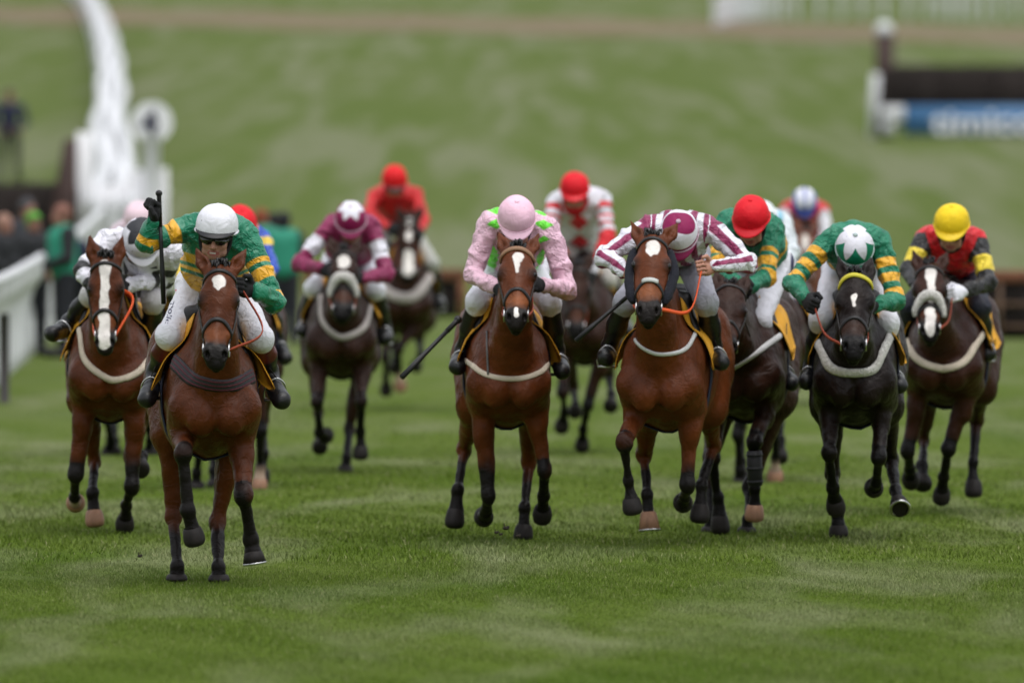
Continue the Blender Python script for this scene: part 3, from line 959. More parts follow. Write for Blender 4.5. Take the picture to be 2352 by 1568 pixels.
def build_jockey(j, hr):
    T = hr['T']; Y0 = hr['Y0']; side = hr['side']; res = j.get('res', .010)
    root = empty('person', T(0, .15, 0) * V(1, 1, 0), j['label'], 'jockey', 'jockeys riding in the race')
    dep = dict(hc=-.42, sh=-.20, el=-.36, wr=-.56, knee=-.10, ank=.14, toe=-.10, pelvis=.40, hip=.36)
    dep.update(j.get('dep', {}))
    pel = j.get('pelvis', None)
    J = {}
    def px(key, dk):
        val = j[key]
        y = val[2] if len(val) > 2 else dep[dk]
        return P(val[0], val[1], Y0 + y)
    J['hc'] = px('hc', 'hc')
    J['pelvis'] = px('pelvis', 'pelvis') if pel else T(0, dep['pelvis'], 1.74)
    for k, sg in (('L', -1), ('R', 1)):
        J['sh' + k] = px('sh' + k, 'sh')
        J['el' + k] = px('el' + k, 'el') if 'el' + k in j else J['sh' + k] + V(.12 * sg, -.15, -.2)
        J['wr' + k] = px('wr' + k, 'wr') if 'wr' + k in j else T(.10 * sg, -.55, 1.45)
        J['hip' + k] = J['pelvis'] + side * .095 * sg + V(0, -.02, -.06)
        J['knee' + k] = px('knee' + k, 'knee') if 'knee' + k in j else T(.27 * sg, dep['knee'], 1.36)
        J['ank' + k] = px('ank' + k, 'ank') if 'ank' + k in j else T(.33 * sg, dep['ank'], 1.05)
        J['toe' + k] = px('toe' + k, 'toe') if 'toe' + k in j else J['ank' + k] + V(.02 * sg, -.2, -.07)
    shm = (J['shL'] + J['shR']) / 2
    s, f, u = rot_axes(j.get('yaw', 0), j.get('pitch', 30), j.get('roll', 0))
    J['nb'] = shm + V(0, -.03, .03)
    J['chest'] = shm + V(0, .08, -.05)
    hd = j.get('hands', {})
    bare = j.get('bare', False)
    def hand_frame(k):
        d = hd.get('d' + k, None)
        d = nrm(J['wr' + k] - J['el' + k]) if d is None else nrm(d)
        sg = -1 if k == 'L' else 1
        g = hd.get('g' + k, V(.25 * -sg, 0.1, 1)); n = hd.get('n' + k, V(-sg, 0.25, 0))
        return d, g, n
    def prims(S, what, infl):
        r = lambda x: x + infl
        if 'torso' in what:
            S.cap(J['pelvis'] + V(0, -.02, .0), J['chest'], r(.125), r(.135), .08, side, 1.2)
            S.cap(J['pelvis'] + V(0, -.25, .05), J['chest'] + V(0, .06, .045), r(.09), r(.10), .08, side, 1.4)
            S.cap(J['shL'] * .82 + J['shR'] * .18, J['shR'] * .82 + J['shL'] * .18, r(.078), r(.078), .06)
            S.cap(J['chest'], J['nb'], r(.10), r(.06), .05, side, 1.15)
        if 'arms' in what:
            for k in 'LR':
                S.cap(J['sh' + k], J['el' + k], r(.054), r(.042), .04)
                S.cap(J['el' + k], J['wr' + k], r(.041), r(.028), .02)
        if 'pelvis' in what:
            S.cap(J['hipL'] + V(0, .03, .02), J['hipR'] + V(0, .03, .02), r(.115), r(.115), .06)
            S.cap(J['pelvis'], J['pelvis'] + V(0, -.16, .02), r(.115), r(.11), .05, side, 1.2)
        if 'thighs' in what:
            for k in 'LR':
                S.cap(J['hip' + k], J['knee' + k], r(.094), r(.062), .05)
                S.ell(J['knee' + k], V(1, 1, 1) * r(.060), None, .02)
                S.cap(J['knee' + k], J['knee' + k] + (J['ank' + k] - J['knee' + k]) * .14, r(.056), r(.053), .03)
        if 'calves' in what:
            for k in 'LR':
                S.cap(J['knee' + k], J['ank' + k], r(.053), r(.036), .03)
                S.cap(J['ank' + k] + V(0, .02, -.04), J['toe' + k], r(.036), r(.034), .03)
    # body
    S = Solid()
    prims(S, ('torso', 'arms', 'pelvis', 'thighs', 'calves'), -.004)
    S.cap(J['nb'], J['hc'] - u * .07 - f * .01, .062, .056, .04)
    head_prims(S, J['hc'], s, f, u)
    grips = {}
    for k in 'LR':
        d, g, n = hand_frame(k)
        grips[k] = hand_prims(S, J['wr' + k], d, g, n, 0.0, hd.get('t' + k, 1), j.get('handk', 1.15))
    v, q = S.mesh(j.get('bres', .0075))
    rel = v - J['hc']; a, b, c = rel @ s, rel @ f, rel @ u
    lips = np.where((np.abs(a) < .035) & (b > .06), .017 - np.abs(c + .097) - np.abs(a) * .25, -1)
    teeth = np.where((np.abs(a) < .021) & (b > .08), .0042 - np.abs(c + .096), -1) if j.get('grin') else np.full(len(v), -1.0)
    stub = np.where((b > .0) & (c < -.075), .02, -1)
    mk('body', v, q, M('skin', SKINCOL, rough=.5, spec=.4, noise=(.10, 14), layers=[('stubble', (.36, .19, .14), .03), ('lips', (.30, .085, .07), .006), ('teeth', (.65, .62, .55), .002)]), root,
       {'lips': lips, 'teeth': teeth, 'stubble': stub})
    # silks
    S = Solid(); prims(S, ('torso', 'arms'), .012)
    seed = j['seed']
    def crumple(v, n):
        tor, arm, sid, ang, dT = silk_params(v, J)
        w1 = wave(v * V(1, .6, 1.2), 55, seed, 2); w2 = 1 - np.abs(wave(v, 28, seed + 9, 2)) * 2
        return v + n * (w1 * .005 + np.maximum(w2, 0) * .012 * np.where(arm >= 0, 1.0, 1.1))[:, None]
    v, q = S.mesh(res if res < .008 else .008, crumple)
    tor, arm, sid, ang, dT = silk_params(v, J)
    ctx = dict(v=v, tor=tor, arm=arm, sid=sid, ang=ang, J=J, side=side, lat=(v - J['chest']) @ side, torm=np.where(arm < 0, 1, -1))
    base, layers = j['silks'](ctx)
    attrs = {('p%d' % i): l[0] for i, l in enumerate(layers)}
    mname = 'silks_%d' % seed
    mk('silks', v, q, mat(mname, base, rough=.36 if j.get('shiny') else .45, spec=.45, noise=(.07, 5), bump=(.9, 12), bdist=.035, veins=(6.5, .18), sheen=.1,
        layers=[('p%d' % i, l[1]) for i, l in enumerate(layers)], soft=.003, stretch=(1, .7, 1)), root, attrs)
    # breeches
    S = Solid(); prims(S, ('pelvis', 'thighs'), .010)
    bcol = j.get('breeches', (.72, .72, .78))
    def crease(v, n): return v + n * (wave(v, 40, seed + 3, 2) * .004)[:, None]
    v, q = S.mesh(.009, crease)
    attrs = {}; layers = []
    if j.get('blueside'):
        at = np.where(np.abs((v - J['pelvis']) @ side) > .0, ((v - J['pelvis']) @ side) - .20, -1)
        attrs['p0'] = at; layers = [('p0', (.03, .03, .09))]
    br = mk('breeches', v, q, mat('breeches_%d' % seed, bcol, rough=.6, noise=(.05, 6), bump=(.8, 12), bdist=.02, veins=(7, .12), layers=layers, specks=(26, .16, (.05, .035, .022))), root, attrs)
    j['_brv'] = (v, q)
    # boots
    for k in 'LR':
        S = Solid()
        kn, an, to = J['knee' + k], J['ank' + k], J['toe' + k]
        top = kn + (an - kn) * .10
        S.cap(top, kn + (an - kn) * .55, .062, .060, .03)
        S.cap(kn + (an - kn) * .5, an, .060, .046, .03)
        S.cap(an, an + V(0, .03, -.055), .048, .045, .03)
        S.cap(an + V(0, .02, -.045), to, .050, .053, .03)
        S.cap(an + V(0, .045, -.075), an + V(0, .055, -.09), .034, .030, .02)
        v, q = S.mesh(.008, lambda v, n: v + n * (wave(v, 45, seed + 4, 2) * .0035)[:, None])
        d, t = segdist(v, kn, an)
        cuff = (.52 - t) * .4 if j.get('cuff') is not None else np.full(len(v), -1.0)
        mk('boot', v, q, mat('boot_%d' % seed, (.007, .007, .008), rough=.38, spec=.45, noise=(.25, 8), bump=(.2, 30), layers=[('cuff', j.get('cuff') or (0, 0, 0))]), root, {'cuff': cuff})
    # gloves
    if not bare:
        for k in 'LR':
            S = Solid(); d, g, n = hand_frame(k)
            hand_prims(S, J['wr' + k], d, g, n, .003, hd.get('t' + k, 1), j.get('handk', 1.15))
            S.cap(J['wr' + k], J['wr' + k] + d * .02, .034, .034, .01)
            v, q = S.mesh(.0045)
            mk('glove', v, q, j.get('glovemat', BLACKCLOTH), root)
    # helmet with silk cover and peak
    hs_ = j.get('capscale', 1.0)
    rx, ry, rz = .116 * hs_, .136 * hs_, .126 * hs_
    top = J['hc'] + u * .030 - f * .004
    v, fc, th, ph = dome(top, s, f, u, rx, ry, rz, j.get('caplow', -4))
    v = v + (v - top) * (wave(v, 30, seed + 21, 2) * .025 * (th > R(2)))[:, None]
    hb, hl = j['cap'](th, ph)
    hm = mat('cap_%d' % seed, hb, rough=.6, spec=.25, noise=(.08, 9), bump=(.6, 14), bdist=.015, specks=(34, .22, (.03, .022, .015)), layers=[('p%d' % i, l[1]) for i, l in enumerate(hl)], soft=.03)
    ho = mk('helmet', v, fc, hm, root, {('p%d' % i): l[0] for i, l in enumerate(hl)})
    m = MB(); m.ball(top + u * rz * 1.0, V(.016, .016, .008), np.array([s, f, u]), 10, 6)
    m.build('button', hm, ho)
    m = MB(); lo_ = R(j.get('caplow', -4))
    rim = [top + s * rx * 1.012 * math.cos(lo_) * math.copysign(abs(math.cos(t)), math.cos(t)) + f * ry * 1.012 * math.cos(lo_) * math.sin(t) + u * rz * math.sin(lo_) for t in np.linspace(0, 2 * math.pi, 33)]
    m.tube(rim, .006, 6); m.build('rim', hm, ho)
    # peak: a curved brim in front
    n = 22; rows = 6; top_, bot_ = [], []
    pd = j.get('peakdrop', .030); pl = j.get('peaklen', .045)
    for i in range(rows):
        t = i / (rows - 1)
        for k in range(n + 1):
            a_ = R(22) + R(136) * k / n
            bell = math.sin(math.pi * k / n) ** .7
            rr = 1.0 + 0 * t
            p = top + s * rx * math.cos(a_) * (1 + .02 * t) + f * (ry * math.sin(a_) + pl * t * bell) + u * (-.008 - pd * t * bell)
            top_.append(p + u * .003); bot_.append(p - u * .003)
    vs = top_ + bot_; N = len(top_); fs = []
    for i in range(rows - 1):
        for k in range(n):
            c0 = i * (n + 1) + k
            fs.append((c0, c0 + 1, c0 + n + 2, c0 + n + 1)); fs.append((N + c0, N + c0 + n + 1, N + c0 + n + 2, N + c0 + 1))
    for k in range(n):
        c0 = (rows - 1) * (n + 1) + k; fs.append((c0, c0 + 1, N + c0 + 1, N + c0)); c0 = k; fs.append((c0, N + c0, N + c0 + 1, c0 + 1))
    for i in range(rows - 1):
        for k in (0, n):
            c0 = i * (n + 1) + k; fs.append((c0, c0 + n + 1, N + c0 + n + 1, N + c0))
    mk('peak', vs, fs, mat('peak_%d' % seed, j.get('peakcol', hb), rough=.45, noise=(.05, 6), bump=(.2, 20)), ho)
    # harness straps round the jaw, goggles
    q_ = lambda a, b, c: J['hc'] + s * a + f * b + u * c
    m = MB()
    for k in (-1, 1):
        m.tube(spline([q_(.086 * k, .02, -.005), q_(.079 * k, .03, -.07), q_(.05 * k, .055, -.125), q_(0, .07, -.152)], 5), .011, 6)
    m.ball(q_(0, .0, -.02), V(.096, .112, .035), np.array([s, f, u]), 20, 8)
    m.build('chin_strap', BLACKCLOTH, ho)
    if j.get('goggles', True):
        S = Solid()
        for k in (-1, 1):
            S.ell(q_(.034 * k, .098, -.026), V(.036, .018, .024), np.array([s, f, u]), .006)
        S.cap(q_(-.07, .07, -.024), q_(.07, .07, -.024), .012, .012, .02)
        v, q = S.mesh(.005); mk('goggles', v, q, GLASSD, root)
    if j.get('hood'):
        S = Solid()
        S.cap(q_(0, .02, -.14), q_(0, .055, -.125), .062, .050, .03)
        for k in (-1, 1): S.cap(q_(.068 * k, .02, -.02), q_(.05 * k, .03, -.12), .035, .040, .03)
        S.cap(q_(0, -.02, -.14), J['nb'] + V(0, -.02, -.02), .07, .09, .03)
        v, q = S.mesh(.009); mk('neck_warmer', v, q, mat('hood_%d' % seed, j['hood'], rough=.8, bump=(.4, 20)), root)
    # stirrups and reins belong to the horse
    hroot = hr['root']
    for k in 'LR':
        an, to = J['ank' + k], J['toe' + k]
        sg = -1 if k == 'L' else 1
        dirf = nrm(to - an - V(0, .02, -.045))
        c = an + V(0, .02, -.045) + (to - an) * .45
        upv = nrm(V(0, 0, 1) - dirf * dirf[2]); sd = np.cross(upv, dirf)
        m = MB()
        arch = [c - sd * .058 - upv * .042, c - sd * .062 + upv * .0, c - sd * .045 + upv * .055, c + upv * .085, c + sd * .045 + upv * .055, c + sd * .062, c + sd * .058 - upv * .042]
        m.tube(spline(arch, 5), .0055, 6)
        m.box(c - upv * .046, (.060, .016, .005), axes=(sd, dirf, upv))
        st = m.build('stirrup', STEEL, hroot)
        m = MB(); m.tube([c + upv * .085, T(.27 * sg, .06, 1.33)], .011, 6, (side, .25)); m.build('stirrup_leather', LEATHER, st)
    rm = j.get('reinmat', BROWNREIN)
    for k, bit in zip('LR', hr['bits']):
        if k in j.get('norein', ''): continue
        gp = grips[j.get('reinhand', {}).get(k, k)]
        mid = (gp + bit) / 2 + V(.02 * (-1 if k == 'L' else 1), 0, -j.get('sag', .05))
        if 'reinmid' in j and k in j['reinmid']:
            a_ = j['reinmid'][k]; mid = P(a_[0], a_[1], (gp[1] + bit[1]) / 2)
        m = MB(); m.tube(spline([bit, mid, gp], 8), j.get('reinr', .0105), 6, (V(1, 0.3, 0), .4)); m.build('rein', rm, hroot)
    return dict(root=root, J=J, grips=grips, br=br, T=T)

def whip(a, b, label, handle=.25, r=.014):
    a, b = np.array(a), np.array(b)
    root = empty('whip', (a + b) / 2 * V(1, 1, 0), label, 'whip', None)
    d = b - a
    m = MB(); m.tube([a, a + d * .03, a + d * handle], [r * 1.15, r, r * .95], 10); m.ball(a, r * 1.5, None, 10, 7); m.build('handle', LEATHER, root)
    m = MB(); m.tube([a + d * handle, a + d * .45, a + d * .6, a + d * .7, b], [r * .85, r * .85, r * .9, r * 1.15, r * 1.05], 8); m.build('shaft', M('whip_shaft', (.010, .010, .011), rough=.5), root)
    return root

def decal(body, root, c, du, dv, size, mat_, name, vq, off=.002):
    """flat lettering laid on a cloth surface: picture position c, reading direction du, up direction dv"""
    bv = bvh_of(*vq)
    cu = bpy.data.curves.new(name, 'FONT'); cu.body = body; cu.size = size; cu.resolution_u = 3; cu.offset = .02 * size
    o = bpy.data.objects.new('tmp', cu); COL.objects.link(o)
    me = bpy.data.meshes.new_from_object(o.evaluated_get(bpy.context.evaluated_depsgraph_get()))
    bpy.data.objects.remove(o)
    vs = []
    last = None
    for vt in me.vertices:
        u_ = c[0] + vt.co.x * du[0] + vt.co.y * dv[0]; v_ = c[1] + vt.co.x * du[1] + vt.co.y * dv[1]
        d = P(u_, v_, 60) - V(0, 0, HCAM)
        p, n = cast(bv, V(0, 0, HCAM), d)
        if p is None: p = last if last is not None else P(u_, v_, wloc(root)[1])
        else: p = p - nrm(d) * off
        last = p
        vs.append(p)
    fs = [tuple(p.vertices) for p in me.polygons]
    return mk(name, vs, fs, mat_, root, smooth=False)
# ------------------------------------------------------------------ ground
def node_grass(name, blade=False):
    m = bpy.data.materials.new(name); m.use_nodes = True
    t = m.node_tree; N, L = t.nodes, t.links
    b = N['Principled BSDF']
    b.inputs['Roughness'].default_value = .55 if blade else .9
    b.inputs['Specular IOR Level'].default_value = .14 if blade else .03
    tc = N.new('ShaderNodeTexCoord')
    def noise(scale, detail, dist=0.0, rot=0.0):
        mp = N.new('ShaderNodeMapping'); mp.inputs['Scale'].default_value = scale; mp.inputs['Rotation'].default_value = (0, 0, rot)
        L.new(tc.outputs['Object'], mp.inputs['Vector'])
        n = N.new('ShaderNodeTexNoise'); n.inputs['Scale'].default_value = 1.0; n.inputs['Detail'].default_value = detail; n.inputs['Distortion'].default_value = dist
        L.new(mp.outputs[0], n.inputs['Vector'])
        return n.outputs['Fac']
    def rng(x, a, c, lo=0.0, hi=1.0):
        r = N.new('ShaderNodeMapRange'); r.inputs['From Min'].default_value = a; r.inputs['From Max'].default_value = c
        r.inputs['To Min'].default_value = lo; r.inputs['To Max'].default_value = hi
        L.new(x, r.inputs['Value']); return r.outputs[0]
    def mix(f, A, B):
        x = N.new('ShaderNodeMix'); x.data_type = 'RGBA'
        L.new(f, x.inputs['Factor'])
        for k, q in (('A', A), ('B', B)):
            if isinstance(q, tuple): x.inputs[k].default_value = (*q, 1)
            else: L.new(q, x.inputs[k])
        return x.outputs['Result']
    g1, g2, pale, lush = GRASS['a'], GRASS['b'], GRASS['pale'], GRASS['lush']
    c = mix(rng(noise((.9, .30, 1), 5), .35, .65), g1, g2)
    c = mix(rng(noise((1.1, .22, 1), 4, .4, .25), .46, .70, 0, .72), c, pale)          # flattened, scuffed turf made paler, with blade sheen put into its colour
    c = mix(rng(noise((.55, .16, 1), 3, .2), .55, .72, 0, .6), c, lush)
    if not blade:
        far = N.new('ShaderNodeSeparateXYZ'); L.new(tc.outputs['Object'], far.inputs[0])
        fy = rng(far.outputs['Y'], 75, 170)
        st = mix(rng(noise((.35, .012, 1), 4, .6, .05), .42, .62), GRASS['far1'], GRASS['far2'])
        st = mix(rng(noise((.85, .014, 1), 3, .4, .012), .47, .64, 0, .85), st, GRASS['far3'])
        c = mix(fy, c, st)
    if blade:
        at = N.new('ShaderNodeAttribute'); at.attribute_name = 'rnd'
        c2 = N.new('ShaderNodeVectorMath'); c2.operation = 'SCALE'
        L.new(c, c2.inputs[0]); L.new(rng(at.outputs['Fac'], 0, 1, 1.0, 1.65), c2.inputs['Scale']); c = c2.outputs[0]
        dry = N.new('ShaderNodeAttribute'); dry.attribute_name = 'dry'
        c = mix(rng(dry.outputs['Fac'], .93, .96, 0, .7), c, (.34, .33, .17))
    L.new(c, b.inputs['Base Color'])
    if not blade:
        nz = noise((14, 5, 1), 6)
        bp = N.new('ShaderNodeBump'); bp.inputs['Strength'].default_value = .6; bp.inputs['Distance'].default_value = .08
        L.new(nz, bp.inputs['Height']); L.new(bp.outputs[0], b.inputs['Normal'])
    return m
GRASS = dict(a=(.066, .105, .009), b=(.086, .124, .018), pale=(.165, .182, .092), lush=(.044, .086, .003),
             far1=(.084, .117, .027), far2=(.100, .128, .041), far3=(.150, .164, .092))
ys = np.concatenate([np.arange(-30, 140, 5.0), np.arange(140, 200, 3.0), np.arange(200, 700, 12.0), np.arange(700, 2400, 60.0)])
xs = np.concatenate([np.arange(-600, -40, 40.0), np.arange(-40, 41, 2.0), np.arange(80, 601, 40.0)])
gx, gy = np.meshgrid(xs, ys)
gz = terrain(gy) + .02 * np.sin(gx * .9 + gy * .13) * np.clip((gy - 75) / 60, 0, 1)
gv = np.stack([gx.ravel(), gy.ravel(), gz.ravel()], 1)
nx_ = len(xs)
gi = np.array([(r * nx_ + c, r * nx_ + c + 1, (r + 1) * nx_ + c + 1, (r + 1) * nx_ + c) for r in range(len(ys) - 1) for c in range(nx_ - 1)])
tag(mk('ground', gv, gi, node_grass('turf')), kind='structure')

# grass blades on the part of the course in focus
def blades(y0, y1, n, hmin, hmax, wid, seed):
    rs = np.random.RandomState(seed)
    y = np.sqrt(y0 ** 2 + (y1 ** 2 - y0 ** 2) * rs.rand(n))
    x = (rs.rand(n) * 2 - 1) * (y * 1176 / FPX * 1.12 + .3)
    h = hmin + (hmax - hmin) * rs.beta(2, 2.6, n)
    h *= 1 + .28 * np.sin(x * 2.1 + np.sin(y * .8) * 2) * np.sin(y * 1.1 + x * .7) + .2 * np.sin(x * 9 + y * 3)
    a = rs.rand(n) * 2 * np.pi
    wx, wy = np.cos(a) * wid / 2, np.sin(a) * wid / 2
    la = rs.rand(n) * 2 * np.pi; ln = h * rs.uniform(.1, .9, n)
    lx, ly = np.cos(la) * ln, np.sin(la) * ln
    z0 = -.004
    v = np.empty((n, 5, 3))
    for i, (t, k, b) in enumerate(((0, 1, 0), (0, -1, 0), (.55, .85, .32), (.55, -.85, .32), (1, 0, 1))):
        v[:, i, 0] = x + wx * k + lx * b; v[:, i, 1] = y + wy * k + ly * b; v[:, i, 2] = z0 + h * (t if t < 1 else 1.0)
    f = np.array([(0, 1, 3), (0, 3, 2), (2, 3, 4)])
    fs = (np.arange(n)[:, None, None] * 5 + f[None]).reshape(-1, 3)
    return v.reshape(-1, 3), fs, np.repeat(rs.rand(n), 5), np.repeat(rs.rand(n), 5)
gb = [blades(44, 57, 230000, .010, .028, .0028, 1), blades(57, 62.5, 140000, .010, .032, .0028, 2), blades(62.5, 72, 60000, .015, .045, .006, 3), blades(72, 84, 36000, .012, .035, .008, 4), blades(84, 104, 22000, .01, .03, .010, 5)]
o_ = 0; vv, ff, r1, r2 = [], [], [], []
for a_, b_, c_, d_ in gb:
    vv.append(a_); ff.append(b_ + o_); r1.append(c_); r2.append(d_); o_ += len(a_)
tag(mk('grass', np.concatenate(vv), np.concatenate(ff), node_grass('grass_blade', True), attrs={'rnd': np.concatenate(r1), 'dry': np.concatenate(r2)}, smooth=False), kind='stuff')

# bare brown track across the hill
def strip(name, line0, line1, mat_, lift):
    a = [G(u, v) for u, v in line0]; b = [G(u, v) for u, v in line1]
    vs, fs = [], []
    K = 12
    for p, q in zip(a, b):
        for k in range(K + 1):
            r = p + (q - p) * k / K
            vs.append(V(r[0], r[1], terrain(r[1]) + lift))
    for i in range(len(a) - 1):
        for k in range(K):
            c = i * (K + 1) + k
            fs.append((c, c + K + 1, c + K + 2, c + 1))
    return mk(name, vs, fs, mat_)
us = np.linspace(-400, 2800, 34)
l0 = [(u, 48 + (u - 300) * .022 + 3 * math.sin(u * .011) + 10) for u in us]
l1 = [(u, 22 + (u - 300) * .022 + 3 * math.sin(u * .017 + 1)) for u in us]
tm = mat('track_soil', (.165, .130, .080), rough=.95, spec=.1, noise=(.25, .12))
tag(strip('dirt_track', l0, l1, tm, .03), kind='structure')

# ------------------------------------------------------------------ running rails
RAILM = WHITEPVC
def rail_thing(label, pts, spacing, height, rr=.07, pr=.05, off=(0.0,), maxposts=100, name='running_rail', lean=0.0):
    path = spline(pts, 30)
    d = [0.0]
    for a, b in zip(path[:-1], path[1:]): d.append(d[-1] + np.linalg.norm((b - a)[:2]))
    path = np.array(path); d = np.array(d)
    root = empty(name, path[0], label, 'rail')
    at = lambda s: V(np.interp(s, d, path[:, 0]), np.interp(s, d, path[:, 1]), 0)
    ground = lambda p: V(p[0], p[1], terrain(p[1]))
    n = int(d[-1] / spacing)
    late = MB()
    for o in off:
        tr = MB(); ps = []
        for s in np.linspace(0, d[-1], max(8, n * 2)):
            p = at(s); t = nrm(at(min(s + .5, d[-1])) - at(max(s - .5, 0)))
            nn = V(t[1], -t[0], 0)
            ps.append(ground(p + nn * (o + (.05 * math.sin(s * .11 + o * 9) if len(off) > 1 else 0))) + V(0, 0, height))
        tr.tube(ps, rr, 10); tr.build('rail', RAILM, root)
    cnt = 0
    for i in range(n + 1):
        p = at(i * spacing); t = nrm(at(min(i * spacing + .5, d[-1])) - at(max(i * spacing - .5, 0)))
        nn = V(t[1], -t[0], 0)
        for o in off:
            b = ground(p + nn * o); f = ground(p + nn * (o + lean))
            m = MB() if cnt < maxposts else late
            m.tube(spline([f + V(0, 0, -.1), f + V(0, 0, height * .6), b + V(0, 0, height * .86), b + V(0, 0, height)], 3), pr, 8)
            if m is not late: m.build('post', RAILM, root)
            cnt += 1
    if late.v: tag(late.build('post', RAILM, root), kind='stuff')
    return root
g = lambda u, v: G(u, v)
near = [g(-150, 985), g(0, 905), g(110, 800), g(190, 712), g(235, 655)]
rail_thing('white plastic running rail beside the course, in front of the dark clothed spectators', near, 2.0, 1.12, rr=.055, pr=.055, lean=-.16)
hill = [g(262, 640), g(270, 545), g(258, 470), g(250, 395), g(256, 320), g(254, 235), g(244, 160), g(226, 90), g(206, 38), g(180, 0), g(120, -45)]
rail_thing('white running rail climbing the hill behind the number sign and bending away at the top', hill, 3.2, 1.15, rr=.12, pr=.11, off=(-.25, .0, .25), maxposts=100)
top = [g(1644, 62), g(1700, 49), g(1790, 44), g(1900, 43), g(2100, 42), g(2250, 45), g(2420, 47), g(2600, 48)]
rail_thing('white post and rail fence along the top of the hill above the brown track', top, 1.42, 1.5, rr=.06, pr=.12, name='rail_fence')

# ------------------------------------------------------------------ steeplechase fences and hurdles
BRUSH = mat('birch_brush', (.022, .016, .014), rough=.95, noise=(.5, 30), bump=(1.0, 60))
BROWNW = mat('brown_board', (.050, .028, .024), rough=.7, noise=(.2, 4))
def brush_thing(root, a, b, z0, z1, depth, seed, n=900):
    """packed birch twigs between ground points a and b"""
    rs = np.random.RandomState(seed)
    d = b - a; L = np.linalg.norm(d[:2]); t = nrm(d * V(1, 1, 0)); nn = V(-t[1], t[0], 0)
    m = MB()
    c = (a + b) / 2
    m.box(V(c[0], c[1], (z0 + z1) / 2 - .03), (L / 2, depth / 2 * .9, (z1 - z0) / 2 - .03), axes=(t, nn, V(0, 0, 1)))
    for i in range(n):
        p = a + d * rs.rand() + nn * rs.uniform(-.5, .5) * depth
        q = t * rs.normal(0, .04) + nn * rs.normal(0, .05)
        zb = z0 + (z1 - z0) * rs.uniform(0, .6)
        m.tube([V(p[0], p[1], zb), V(p[0] + q[0], p[1] + q[1], z1 + rs.normal(.0, .03))], [.012, .008], 4)
    return m.build('brush', BRUSH, root)
def vert(u, v, Y): return P(u, v, Y)
# fence high on the hill with the blue take-off board
Yf = 270.0
fr = empty('steeplechase_fence', P(2030, 305, Yf) * V(1, 1, 0) + V(0, 0, terrain(Yf)), 'black brush fence on the hill with a blue lettered take-off board', 'fence')
zb = terrain(Yf)
xl = P(2026, 300, Yf)[0]; xr = P(2560, 300, Yf)[0]
brush_thing(fr, V(xl, Yf, 0), V(xr, Yf, 0), zb + .3, P(2100, 152, Yf)[2], .9, 3, 1500)
m = MB(); bz0, bz1 = P(2100, 309, Yf)[2], P(2100, 243, Yf)[2]
xb = P(2074, 300, Yf)[0]
m.box(V((xb + xr) / 2, Yf - .55, (bz0 + bz1) / 2), ((xr - xb) / 2, .04, (bz1 - bz0) / 2)); m.build('takeoff_board', mat('blue_board', lin(66, 110, 152), rough=.5, noise=(.06, 2)), fr)
m = MB(); x0 = P(2012, 300, Yf)[0]
m.tube([V(x0 - .10, Yf - .3, zb - .1), V(x0, Yf - .3, P(0, 170, Yf)[2])], .12, 8)
m.box(V(P(2048, 0, Yf)[0], Yf - .62, P(0, 262, Yf)[2]), (.30, .05, .20)); m.box(V(P(2038, 0, Yf)[0], Yf - .62, P(0, 290, Yf)[2]), (.16, .05, .20))
m.build('white_end_frame', WHITEPVC, fr)
m = MB(); m.box(V(P(2032, 0, Yf)[0], Yf - .2, (P(0, 80, Yf)[2] + zb) / 2), (.24, .14, (P(0, 80, Yf)[2] - zb) / 2)); wg = m.build('wing_post', BROWNW, fr)
m = MB(); m.ball(P(2030, 68, Yf) + V(0, -.2, 0), (.23, .2, .2), None, 14, 10); m.build('white_post_cap', WHITEPVC, wg)
def text_obj(body, loc, size, mat_, parent, rot=(R(90), 0, 0), bold=0.0, ext=.01, name='lettering', sx=1.0):
    cu = bpy.data.curves.new(name, 'FONT'); cu.body = body; cu.size = size; cu.extrude = ext; cu.offset = bold; cu.align_x = 'LEFT'
    o = bpy.data.objects.new('tmp', cu); COL.objects.link(o)
    dg = bpy.context.evaluated_depsgraph_get()
    me = bpy.data.meshes.new_from_object(o.evaluated_get(dg))
    bpy.data.objects.remove(o)
    me.materials.clear(); me.materials.append(mat_)
    t = bpy.data.objects.new(name, me); COL.objects.link(t)
    t.parent = parent
    t.location = [float(x) for x in (np.array(loc) - wloc(parent))]
    t.rotation_euler = rot; t.scale = (sx, 1, 1)
    return t
text_obj('timico', P(2138, 305, Yf) * V(1, 0, 1) + V(0, Yf - .62, 0), .82, mat('white_paint', (.75, .77, .82), rough=.5), fr, bold=.015, sx=1.28)

# fence beyond the rail with its wing and numbered disc
Yl = 165.0; zl = terrain(Yl)
fl_ = empty('steeplechase_fence', P(0, 600, Yl) * V(1, 1, 0) + V(0, 0, zl), 'dark brush fence behind the spectators at the rail, with a brown sloping wing', 'fence')
brush_thing(fl_, V(P(-250, 0, Yl)[0], Yl, 0), V(P(178, 0, Yl)[0], Yl, 0), zl, P(0, 424, Yl)[2], .8, 4, 900)
m = MB()
za = P(0, 322, Yl)[2]
vsw = [V(P(118, 0, Yl)[0], Yl - .5, P(0, 500, Yl)[2]), V(P(150, 0, Yl)[0], Yl - .5, za), V(P(178, 0, Yl)[0], Yl - .5, za + .02), V(P(178, 0, Yl)[0], Yl - .5, zl), V(P(118, 0, Yl)[0], Yl - .5, zl)]
m.add(vsw + [p + V(0, .08, 0) for p in vsw], [(0, 1, 2, 3, 4), (9, 8, 7, 6, 5)] + [(i, (i + 5), (i + 1) % 5 + 5, (i + 1) % 5) for i in range(5)])
m.build('wing', BROWNW, fl_)
wgr = empty('fence_wing', P(280, 600, Yl) * V(1, 1, 0) + V(0, 0, zl), 'white slatted fence wing standing beside the dark brush fence', 'fence wing')
